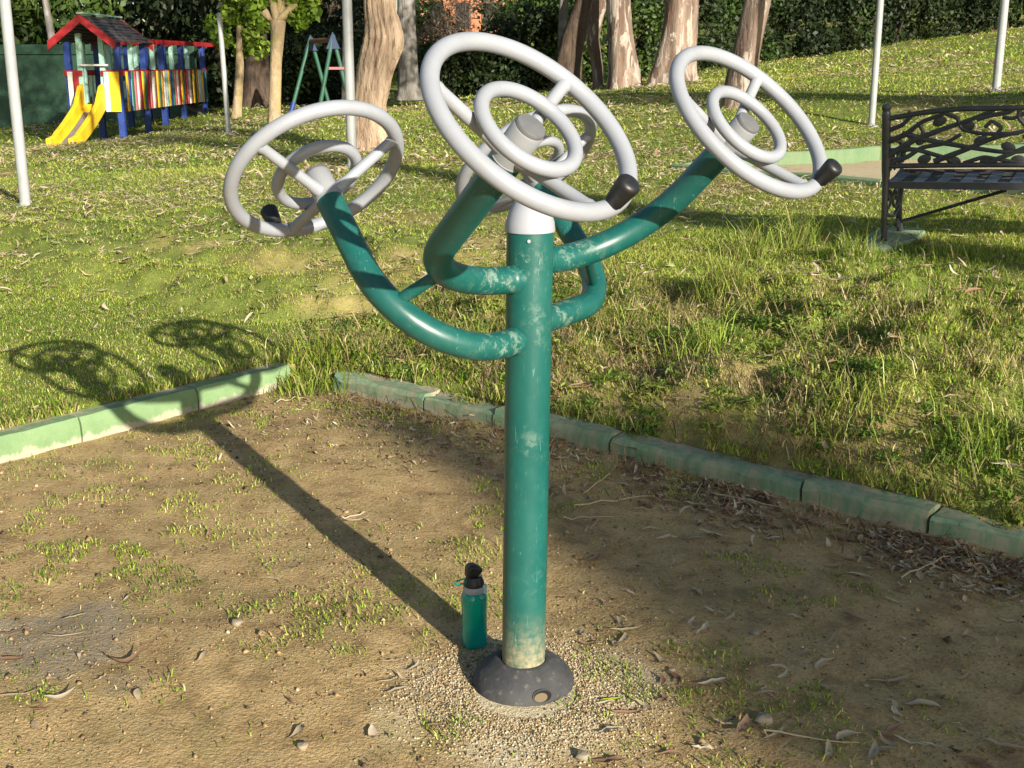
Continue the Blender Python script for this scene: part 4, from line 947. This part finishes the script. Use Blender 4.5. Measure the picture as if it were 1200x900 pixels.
euc(404, 118, [(404, 120), (404, 80), (405, 30), (406, -30), (407, -80)], [4, 3.6, 3.4, 3.2, 2], M['bark_grey'], 'very thin grey trunk behind the metal pole', 19, crown=False, flare=.1, Y=30.0)
euc(300, 117, [(301, 119), (301, 100), (300, 80), (299, 50), (298, 10), (296, -40), (294, -90)], [19, 16, 14.5, 13.5, 13, 10, 6], M['bark_dark'], 'thick dark trunk in shade right of the playhouse', 18, flare=.3, Y=31.5)
# pollarded young tree
b = loc(322, 150); Y = b[1]; k = Y / FPX; p = px_path(b, Y, [(321, 152), (322, 110), (323, 70), (325, 40), (325, 24)]); kn = p[-1]
tips = px_path(b, Y, [(308, 12), (346, 4), (328, -12), (318, -8), (338, -14)])
cs = np.array(px_path(b, Y, [(303, 4), (316, -8), (350, 22), (362, 14), (345, -6), (330, -20), (300, -14), (365, -5)])); rs = np.full((8, 3), .19)
tree('pollarded_tree', b, p, [7 * k, 6.4 * k, 6.4 * k, 7.5 * k, 9 * k], M['bark_young'], 'young pollarded tree with a knobbly head and bright new leaves', (cs, rs, 800, .13, BRIGHT, .7, .3), None, seed=21, flare=.1,
     limbs=[([kn, ((kn[0] + t[0]) / 2, .05 * (-1) ** i, (kn[2] + t[2]) / 2 - .04), t], [5.5 * k, 4.6 * k, 5 * k]) for i, t in enumerate(tips)])
b = loc(278, 137); Y = b[1]; k = Y / FPX; p = px_path(b, Y, [(277, 138), (279, 110), (281, 80), (281, 60), (280, 30)])
cs = np.array(px_path(b, Y, [(262, 45), (280, 55), (298, 40), (306, 56), (285, 25), (268, 18), (300, 12), (250, 30), (310, 26), (284, -5), (262, -10), (305, -12)])); cs[:, 1] += np.tile([-.2, .2, 0], 4); rs = np.full((12, 3), .27)
tree('leafy_tree', b, p, [5.8 * k, 5 * k, 4.6 * k, 4 * k, 2.5 * k], M['bark_young'], 'small tree with a light green leafy crown right of the playhouse', (cs, rs, 2100, .13, BRIGHT, .7, .3), None, seed=22, flare=.1)

# dark wood beyond the wall
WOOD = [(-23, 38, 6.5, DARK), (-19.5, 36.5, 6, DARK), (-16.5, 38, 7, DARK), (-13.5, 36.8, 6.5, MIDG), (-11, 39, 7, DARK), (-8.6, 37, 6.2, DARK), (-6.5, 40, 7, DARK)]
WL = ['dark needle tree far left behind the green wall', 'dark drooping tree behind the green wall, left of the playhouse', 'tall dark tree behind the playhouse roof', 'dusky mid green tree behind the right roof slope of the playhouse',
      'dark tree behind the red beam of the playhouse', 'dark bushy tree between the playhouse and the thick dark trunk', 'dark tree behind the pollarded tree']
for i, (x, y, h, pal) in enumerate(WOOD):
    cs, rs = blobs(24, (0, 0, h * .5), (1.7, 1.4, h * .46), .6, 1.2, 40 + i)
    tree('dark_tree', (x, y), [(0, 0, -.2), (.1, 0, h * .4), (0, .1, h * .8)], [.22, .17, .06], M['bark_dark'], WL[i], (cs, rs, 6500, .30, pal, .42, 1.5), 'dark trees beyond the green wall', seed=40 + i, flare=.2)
b = loc(68, 147); b = (at_depth(66, 40, 34.5)[0], 34.5)
tree('dark_tree', b, [(0, 0, -.1), (-.12, 0, 1.9), (-.25, 0, 3.6)], [.11, .10, .07], M['bark_grey'], 'bare thin trunk standing up behind the green wall left of the roof', None, 'dark trees beyond the green wall', seed=60)

def woodland():
    rg = np.random.default_rng(5); cs = []; rs = []
    for i in range(150):
        x = rg.uniform(-46, 46); y = 64 + rg.uniform(-2.5, 6) - abs(x) * .12; z = terz(x, y); h = rg.uniform(5, 8.5)
        if -6.5 < x < 3.5: h *= .62; y += 8; z = terz(x, y)
        for q in np.arange(.5, h, 1.3): cs.append((x + rg.normal(0, .4), y + rg.normal(0, .4), z + q)); rs.append(np.array([1.35, 1.0, 1.0]) * rg.uniform(.8, 1.3))
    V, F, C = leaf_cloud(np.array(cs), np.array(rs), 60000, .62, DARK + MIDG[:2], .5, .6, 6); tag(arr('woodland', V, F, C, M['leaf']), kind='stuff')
woodland()
# shrubs and hedge
def shrub(name, label, cs, rs, cnt, size, pal, seed, base, group=None, cat='bush', asp=.6, stems=6):
    z = terz(*base); root = tag(empty(name, (base[0], base[1], z)), label, cat, group); cs = np.array(cs) - [base[0], base[1], z]
    V, F, C = leaf_cloud(cs, rs, cnt, size, pal, asp, .2, seed); arr('foliage', V, F, C, M['leaf'], root)
    mb = MB(); rg = np.random.default_rng(seed)
    for j in range(stems):
        c = cs[rg.integers(len(cs))]; mb.tube([(c[0] * .6, c[1] * .6, -.1), (c[0] * .8, c[1] * .8, c[2] * .5), c], [.05, .035, .012], 6)
    build(mb, 'stems', M['bark_dark'], root); return root
def hedge_run(name, label, x0, y0, x1, y1, h, w, cnt, pal, seed, cat, size=.2, group=None):
    n = max(6, int(math.hypot(x1 - x0, y1 - y0) / .7)); rg = np.random.default_rng(seed); cs = []; rs = []
    for i in range(n + 1):
        x = x0 + (x1 - x0) * i / n; y = y0 + (y1 - y0) * i / n; z = terz(x, y)
        for zz in np.arange(.35, h, .62): cs.append((x + rg.normal(0, .12), y + rg.normal(0, w * .25), z + zz + rg.normal(0, .12))); rs.append(np.array([.62, w * .5, .52]) * rg.uniform(.75, 1.25))
    return shrub(name, label, cs, np.array(rs), cnt, size, pal, seed, ((x0 + x1) / 2, (y0 + y1) / 2), group, cat, stems=12)
HG = 'hedge lengths along the back of the lawn'
h0 = at_depth(748, 90, 31.5); h1 = at_depth(905, 66, 35.); h2 = at_depth(1060, 50, 38); h3 = at_depth(1290, 36, 40)
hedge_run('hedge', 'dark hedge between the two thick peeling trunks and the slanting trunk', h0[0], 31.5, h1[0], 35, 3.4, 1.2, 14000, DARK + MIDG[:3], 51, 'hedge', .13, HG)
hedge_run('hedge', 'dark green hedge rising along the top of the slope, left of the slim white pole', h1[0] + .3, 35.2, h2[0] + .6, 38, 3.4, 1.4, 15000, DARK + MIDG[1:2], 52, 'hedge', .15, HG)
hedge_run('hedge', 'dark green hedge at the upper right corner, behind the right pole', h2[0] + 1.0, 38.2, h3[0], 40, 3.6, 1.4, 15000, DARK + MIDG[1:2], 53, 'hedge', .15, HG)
h0 = at_depth(492, 105, 29.5); h1 = at_depth(600, 105, 29.5); h2 = at_depth(665, 100, 30)
hedge_run('bush', 'dark low bushes behind the front wheel, right of the slim grey trunk', h0[0] + .2, 29.6, h1[0], 29.8, 1.25, 1.3, 9000, DARK + MIDG[:2], 54, 'bush', .12, 'bushes behind the wheels')
hedge_run('bush', 'taller mid green bush between the front wheel and the dark bending trunk', h1[0] + .1, 30.2, at_depth(742, 100, 31)[0], 31, 1.9, 1.4, 14000, MIDG + DARK[1:], 55, 'bush', .12, 'bushes behind the wheels')
s0 = at_depth(318, 125, 36); s1 = at_depth(410, 120, 36)
hedge_run('bush', 'dark bushes behind the swing frame', s0[0], 35.2, s1[0], 35.2, 1.9, 1.3, 9500, DARK + MIDG[:2], 56, 'bush', .13, 'bushes behind the wheels')
for i, (px, Y, w, h, lab) in enumerate(((545, 44, 2.6, 3.2, 'greyish brown leafless bush right of the slim grey trunk'), (385, 46, 2.2, 3.8, 'brown twiggy bush above the swing frame'), (498, 42, 1.0, 2.0, 'dark twiggy shrub before the orange house'))):
    c = at_depth(px, 40, Y); z = terz(c[0], Y); cs, rs = blobs(12, (c[0], Y, z + h * .55), (w * .5, .7, h * .36), .5, .9, 70 + i)
    shrub('bare_bush', lab, cs, rs, 3400 if i < 2 else 900, .30, BROWN, 70 + i, (c[0], Y), 'brown leafless bushes', 'bush', .10, 14)
for i, (px, Y, h, lab) in enumerate(((605, 46, 2.6, 'round green bush before the orange house'), (640, 43, 2.4, 'pale green spiky bush left of the thin grey stem'), (470, 45, 2.2, 'green bush on the grassy rise behind the grey trunk'), (760, 50, 4.5, 'tall green bush behind the two peeling trunks'), (840, 50, 4.5, 'bright green bush above the hedge, left of the slanting trunk'), (960, 52, 5, 'mid green tree top above the right hedge'))):
    c = at_depth(px, 40, Y); z = terz(c[0], Y); cs, rs = blobs(10, (c[0], Y, z + h * .5), (.9, .8, h * .38), .5, 1.0, 80 + i)
    shrub('bush', lab, cs, rs, 2400, .22, MIDG + BRIGHT[:1], 80 + i, (c[0], Y), 'bushes on the far rise')

# ------------------------------------------------------------------ green wall
def wall():
    a = at_depth(-60, 148, 33.5); x0, x1, Y = -20.5, -8.4, 33.5
    z = min(terz(x0, Y), terz(x1, Y)); root = tag(empty('garden_wall', ((x0 + x1) / 2, Y, z)), 'long green painted wall behind the playhouse, toned darker for its shade', 'wall'); w = x1 - x0
    mb = MB(); mb.box((0, 0, .85), (w, .22, 2.0)); build(mb, 'wall_face', M['wallgreen_shaded'], root, bevel=.01)
    mb = MB(); mb.box((0, -.02, 1.98), (w + .04, .30, .26)); build(mb, 'coping', M['wallgreen_shaded'], root, bevel=.015)
wall()
# ------------------------------------------------------------------ playhouse
def playhouse():
    X0, X1, Y0, Y1, YE = -9.0, -8.0, 25.6, 27.4, 32.6
    z0 = terz(-8.6, 27); root = tag(empty('playhouse', (X0, Y0, z0)), 'colourful wooden playhouse on blue posts with a dark roof and a long slatted bridge', 'playhouse')
    W = X1 - X0; D = Y1 - Y0; E = YE - Y0; FZ = .76; RZ = 1.44; EZ = 2.05; AZ = 2.53
    def part(mb, nm, mat, par=root, **k): return build(mb, nm, M[mat], par, smooth=False, **k)
    def post(x, y, zt, mat='blue', zb=-.3, w=.12): mb = MB(); mb.box((x, y, (zt + zb) / 2), (w, w, zt - zb)); return part(mb, 'post', mat)
    for x, y in ((0, 0), (W, 0), (0, D), (W, D), (W, 3.2), (0, 3.9), (W, 4.9), (0, 5.4), (W, E), (0, E)): post(x, y, EZ)
    for x, y in ((.25, -.02), (.70, -.02)): post(x, y, 2.22, 'mint', FZ, .10)
    for x, y in ((W, .9), (0, .9), (W, 2.5), (W, 4.05), (W, 5.5), (0, 4.6), (0, 2.6)): post(x, y, EZ, 'mint', FZ, .09)
    mb = MB(); mb.box((W / 2, E / 2, FZ - .05), (W + .04, E, .08)); part(mb, 'deck', 'brown')
    mb = MB(); mb.box((W + .075, E / 2, RZ), (.05, E + .1, .11)); part(mb, 'rail', 'red')
    mb = MB(); mb.box((-.075, E / 2, RZ), (.05, E + .1, .11)); part(mb, 'rail', 'red')
    for xa, xb in ((0, .24), (.72, W)): mb = MB(); mb.box(((xa + xb) / 2, -.075, RZ), (xb - xa + .1, .05, .11)); part(mb, 'rail', 'red')
    seq = ['yellow', 'blue', 'dgreen', 'pink', 'white', 'red', 'yellow', 'dgreen', 'red', 'pink', 'white', 'brown', 'yellow', 'dgreen', 'orange', 'white', 'mint']
    ys = np.arange(.16, E, .185)
    for i, y in enumerate(ys):
        mb = MB(); mb.box((W + .115, y, (FZ - .08 + RZ + .03) / 2), (.022, .088, RZ - FZ + .11)); part(mb, 'slat', seq[(i * 1) % len(seq)])
    for i, x in enumerate((.05, .17, .78, .89, .99)):
        mb = MB(); mb.box((x, -.115, (FZ - .08 + RZ + .03) / 2), (.098, .022, RZ - FZ + .11)); part(mb, 'slat', ['white', 'red', 'mint', 'yellow', 'yellow'][i])
    for i, y in enumerate(np.arange(.2, E, .30)):
        mb = MB(); mb.box((-.115, y, (FZ + RZ) / 2), (.022, .098, RZ - FZ)); part(mb, 'slat', seq[(i * 3) % len(seq)])
    # roof
    ov = .17; ry0, ry1 = -.55, D + .15; rf = None
    for sgn in (-1, 1):
        ex = W / 2 + sgn * (W / 2 + ov); mb = MB(); nrow = 8
        for k in range(nrow):
            f0 = k / nrow; f1 = (k + 1.25) / nrow; xa = W / 2 + (ex - W / 2) * f0; xb = W / 2 + (ex - W / 2) * min(f1, 1.03); za = AZ + (EZ - .02 - AZ) * f0; zb = AZ + (EZ - .02 - AZ) * min(f1, 1.03)
            mb.beam((xa, (ry0 + ry1) / 2, za + .012), (xb, (ry0 + ry1) / 2, zb + .045), ry1 - ry0, .022, up=(0, 0, 1))
        r_ = part(mb, 'roof_slope', 'slate'); rf = rf or r_
        for y in (ry0 - .03, ry1 + .03):
            mb = MB(); mb.beam((W / 2, y, AZ + .0), (ex + sgn * .03, y, EZ - .14), .05, .16, up=(0, 1, 0)) if False else mb.add(*fascia(W / 2, ex, y, AZ, EZ - .02)); part(mb, 'barge_board', 'red')
    mb = MB(); mb.box((W / 2, (ry0 + ry1) / 2, AZ + .065), (.12, ry1 - ry0 + .06, .03)); part(mb, 'ridge_board', 'mint')
    for x in (0, W): mb = MB(); mb.box((x, (D + .2 + 10.0) / 2, EZ + .045), (.12, 10.0 - D - .2, .10)); part(mb, 'top_beam', 'red')
    # yellow slide to the front left
    mb = MB(); top = np.array([.47, -.10, FZ + .05]); bot = np.array([.42, -1.75, .16]); n = 12; V = []; wd = .24
    sl = []
    for i in range(n + 1):
        f = i / n; p = top + (bot - top) * f; p[2] = (FZ + .05) * (1 - f) + .12 * f - .05 * math.sin(math.pi * f); sl.append(p)
    sl.append(bot + [-.01, -.30, -.06]); sl = np.array(sl); d = (bot - top)[:2]; d /= np.linalg.norm(d); sd = np.array([-d[1], d[0], 0])
    slide = None
    mb.add(*strip(sl, sd, .17, 0, .02)); slide = part(mb, 'slide', 'yellow'); mb = MB(); mb.add(*strip(sl[1:] + [0, 0, .012], sd, .115, 0, .008)); build(mb, 'slide_bed', M['slidegrey'], slide, smooth=False)
    for s in (-1, 1):
        mb = MB(); hgt = np.interp(np.linspace(0, 1, len(sl)), [0, .1, .2, .85, 1], [.42, .46, .26, .20, .16]); q = sl + sd * s * .215
        V = []; w2 = sd * .05
        for i, p in enumerate(q): V += [p - w2 + [0, 0, -.08], p + w2 + [0, 0, -.08], p + w2 + [0, 0, hgt[i]], p - w2 + [0, 0, hgt[i]]]
        F = []
        for i in range(len(q) - 1):
            a = i * 4; c = a + 4
            for k in range(4): F.append([a + k, a + (k + 1) % 4, c + (k + 1) % 4, c + k])
        F += [[0, 3, 2, 1], [len(V) - 4, len(V) - 3, len(V) - 2, len(V) - 1]]
        mb.add(V, F); build(mb, 'slide_side', M['yellow'], slide, bevel=.02)
    mb = MB(); mb.add(*strip(sl[:3] + [0, 0, .02], sd, .17, 0, .03)); build(mb, 'slide_lip', M['yellow'], slide, smooth=False)
    mb = MB(); mb.tube([(.28, -.16, RZ + .16), (.85, -.16, RZ + .16)], .02, 8); part(mb, 'grab_bar', 'white')
    # dark ramp at the far end
    mb = MB(); rs_ = np.array([(W + .05, E + .1 - f * .0, FZ * (1 - f) + .02) for f in (0, 1)]); 
    p = np.array([(W - .5 + f * 1.5, E - .6 + .0 * f, (FZ) * (1 - f) ** 1.3 + .03) for f in np.linspace(0, 1, 8)]); mb.add(*strip(p, np.array([0, 1, 0]), .4, 0, .05)); part(mb, 'ramp', 'slate')
def strip(P, sd, hw, z0, th):
    V = []; F = []
    for p in P: V += [p - sd * hw + [0, 0, z0], p + sd * hw + [0, 0, z0], p + sd * hw + [0, 0, z0 - th], p - sd * hw + [0, 0, z0 - th]]
    for i in range(len(P) - 1):
        a = i * 4; c = a + 4
        for k in range(4): F.append([a + k, c + k, c + (k + 1) % 4, a + (k + 1) % 4])
    F += [[0, 1, 2, 3], [len(V) - 1, len(V) - 2, len(V) - 3, len(V) - 4]]
    return V, F
def fascia(xm, xe, y, za, ze):
    t = .05; h = .17; V = []
    for yy in (y - t / 2, y + t / 2): V += [(xm, yy, za + .05), (xe, yy, ze + .03), (xe, yy, ze + .03 - h), (xm, yy, za + .05 - h)]
    return V, [[0, 1, 2, 3], [7, 6, 5, 4], [0, 4, 5, 1], [1, 5, 6, 2], [2, 6, 7, 3], [3, 7, 4, 0]]
playhouse()
# ------------------------------------------------------------------ swing
def swing():
    b = loc(341, 134); Y = b[1]; z = terz(*b); root = tag(empty('swing_frame', (b[0], Y, z)), 'green and blue swing frame with a red top bar, behind the young tree', 'swing')
    def P(px, py, y): q = at_depth(px, py, y); return q - [b[0], Y, z]
    Y2 = Y - 1.0
    apL = P(364, 44, Y + .3); apR = P(390, 41, Y2)
    def leg(a, e, m='swinggreen'): mb = MB(); mb.tube([a, e], .045, 10); o = build(mb, 'leg', M[m], root); return o
    def foot(p, dy): q = np.array(p); return np.array([q[0], q[1], terz(b[0] + q[0], Y + q[1]) - z - .02])
    l1 = leg(apL, foot(P(340, 134, Y), 0)); leg(apL, foot(P(387, 122, Y + .5), 0)); leg(apR, foot(P(373, 128, Y2 - .1), 0)); leg(apR, foot(P(412, 126, Y2 + .1), 0))
    f1 = foot(P(340, 134, Y), 0); mb = MB(); mb.tube([f1, f1 + (apL - f1) * .17], .052, 10); build(mb, 'leg_sleeve', M['blue'], l1)
    mb = MB(); mb.tube([apL + [0, 0, -.08], apR + [0, 0, -.1]], .055, 10); build(mb, 'top_bar', M['brown'], root)
    for a in (apL, apR):
        mb = MB(); mb.add(np.array([(-.14, -.05, -.28), (.14, -.05, -.28), (0, -.05, .06), (-.14, .05, -.28), (.14, .05, -.28), (0, .05, .06)]) + a, [[0, 1, 2], [5, 4, 3], [0, 3, 4, 1], [1, 4, 5, 2], [2, 5, 3, 0]]); build(mb, 'apex_plate', M['apex'], root, smooth=False)
    mb = MB(); a = P(383, 80, Y2); c = P(409, 80, Y2); mb.beam(a, c, .05, .09, up=(0, 1, 0)); build(mb, 'cross_bar', M['pink'], root, smooth=False)
swing()
# ------------------------------------------------------------------ orange house far behind
def house():
    Y = 58; a = at_depth(492, 38, Y); c = at_depth(625, 38, Y); x0, x1 = a[0], c[0]; z = terz((x0 + x1) / 2, Y); w = x1 - x0; H = 5.2
    root = tag(empty('orange_house', ((x0 + x1) / 2, Y, z)), 'terracotta orange house far behind the brown bush', 'house')
    mb = MB(); mb.box((0, 2.5, H / 2 - .3), (w, 5, H)); build(mb, 'wall', M['terracotta'], root)
    mb = MB(); mb.add([(-w / 2 - .4, -.4, H - .25), (w / 2 + .4, -.4, H - .25), (w / 2 + .4, 5.4, H - .25), (-w / 2 - .4, 5.4, H - .25), (-w / 2 + 1, 2.5, H + 1.3), (w / 2 - 1, 2.5, H + 1.3)], [[3, 2, 1, 0], [0, 1, 5, 4], [2, 3, 4, 5], [1, 2, 5], [3, 0, 4]]); build(mb, 'roof', M['brown'], root, smooth=False)
    for x in (-w * .36, -w * .12, w * .12, w * .36):
        for zz in (1.2, 3.4):
            mb = MB(); mb.box((x, -.012, zz), (.75, .06, 1.2)); f = build(mb, 'window', M['brown'], root, smooth=False); mb = MB(); mb.box((x, -.03, zz), (.6, .05, 1.05)); build(mb, 'pane', M['darkpane'], f, smooth=False)
    for x in (-w * .24, w * .28): mb = MB(); mb.box((x, -.1, 2.2), (.5, .16, 4.6)); build(mb, 'pilaster', M['terracotta'], root, smooth=False)
house()

# ------------------------------------------------------------------ trees behind and beside the camera that cast the shade
def shade_tree(name, x, y, h, cs, rs, cnt, size, label, seed, r=.3):
    tree(name, (x, y), [(0, 0, -.2), (.1, .1, h * .5), (0, 0, h)], [r, r * .8, r * .35], M['bark_grey'], label, (cs, rs, cnt, size, EUC, .35, 1.0), 'trees that shade the clearing', seed=seed, flare=.2)
SL = np.array([SUN_H[0] * math.cos(SUN_EL), SUN_H[1] * math.cos(SUN_EL), math.sin(SUN_EL)])
def up_sun(x, y, dist, z=0): return np.array([x, y, z]) + SL * dist
SHADE = []
def shade_for(pts, dist, label, seed, cnt=2600):
    C = np.array([up_sun(x, y, dist) for x, y, r in pts]); base = C.mean(0)[:2]; z = terz(*base)
    cs = C - [base[0], base[1], z]; rs = np.array([[r, r * .8, r] for x, y, r in pts]); h = float(cs[:, 2].max())
    shade_tree('shade_tree', base[0], base[1], h * .9, cs, rs, cnt, .16, label, seed)
pr_ = [(R0 + DR * s + NR * o) for s, o in ((-.55, .25), (.15, .42), (.75, .30), (.8, .75), (1.35, .35), (1.4, .85), (2.0, .45), (2.1, .9), (2.6, .4), (1.95, 1.35), (2.6, 1.2), (-.2, -.05), (.25, -.2), (.65, -.25), (1.0, -.02), (1.5, .05), (2.0, .05), (2.4, .08))]
shade_for([(p[0], p[1], r) for p, r in zip(pr_, (.22, .2, .24, .26, .27, .3, .32, .32, .3, .28, .4, .17, .24, .24, .22, .2, .2, .2))], 34, 'tree behind the photographer whose crown shades the right soil', 91, 4000)
p_ = ground_at(1195, 116); b_ = (p_[0] + SUN_H[0] * 5.5, p_[1] + SUN_H[1] * 5.5)
cs_, rs_ = blobs(9, (0, 0, 9.5), (1.8, 1.8, 1.4), .7, 1.2, 93)
shade_tree('shade_tree', b_[0], b_[1], 9.5, cs_, rs_, 2500, .25, 'tall tree beyond the right picture edge that shades the slope', 93, .34)
shade_for([(*ground_at(x, y)[:2], r) for x, y, r in ((625, 118, .9), (690, 116, .8), (760, 112, .7))], 42, 'tree far behind the photographer shading the lawn by the trunks', 94, 2600)
shade_for([(*ground_at(x, y)[:2], r) for x, y, r in ((20, 160, 1.0), (120, 168, .9), (230, 160, 1.1), (60, 178, .5), (200, 150, 1.2), (20, 130, 1.3), (-40, 120, 1.2))], 46, 'tree far behind the photographer shading the ground by the playhouse', 95, 5200)

# ------------------------------------------------------------------ world, sun, camera
w = bpy.data.worlds.new('World'); SC.world = w; w.use_nodes = True; nt = w.node_tree; nt.nodes.clear()
sky = nt.nodes.new('ShaderNodeTexSky'); sky.sky_type = 'NISHITA'; sky.sun_disc = False; sky.sun_elevation = SUN_EL; sky.sun_rotation = math.atan2(SUN_H[0], SUN_H[1])
bg = nt.nodes.new('ShaderNodeBackground'); bg.inputs['Strength'].default_value = .07; out = nt.nodes.new('ShaderNodeOutputWorld')
nt.links.new(sky.outputs[0], bg.inputs[0]); nt.links.new(bg.outputs[0], out.inputs[0])
sd = bpy.data.lights.new('sun', 'SUN'); sd.energy = 5.0; sd.angle = R(.5); sd.color = (1, .915, .78); so = bpy.data.objects.new('sun', sd); COL.objects.link(so)
so.rotation_euler = Vector(SL).to_track_quat('Z', 'Y').to_euler(); so.location = (0, 0, 20)
cd = bpy.data.cameras.new('camera'); co = bpy.data.objects.new('camera', cd); COL.objects.link(co); co.location = (0, 0, CAMH); co.rotation_euler = (R(90) - PITCH, 0, 0)
cd.sensor_width = 36; cd.lens = FPX / 1200 * 36; cd.clip_start = .05; cd.clip_end = 1500; SC.camera = co
vs = SC.view_settings; vs.view_transform = 'Standard'; vs.look = 'None'; vs.gamma = 1; vs.exposure = 1.0; vs.use_curve_mapping = False
SC.render.resolution_x, SC.render.resolution_y = 1024, 768
SC.cycles.max_bounces = 6; SC.cycles.transparent_max_bounces = 4; SC.cycles.use_denoising = True
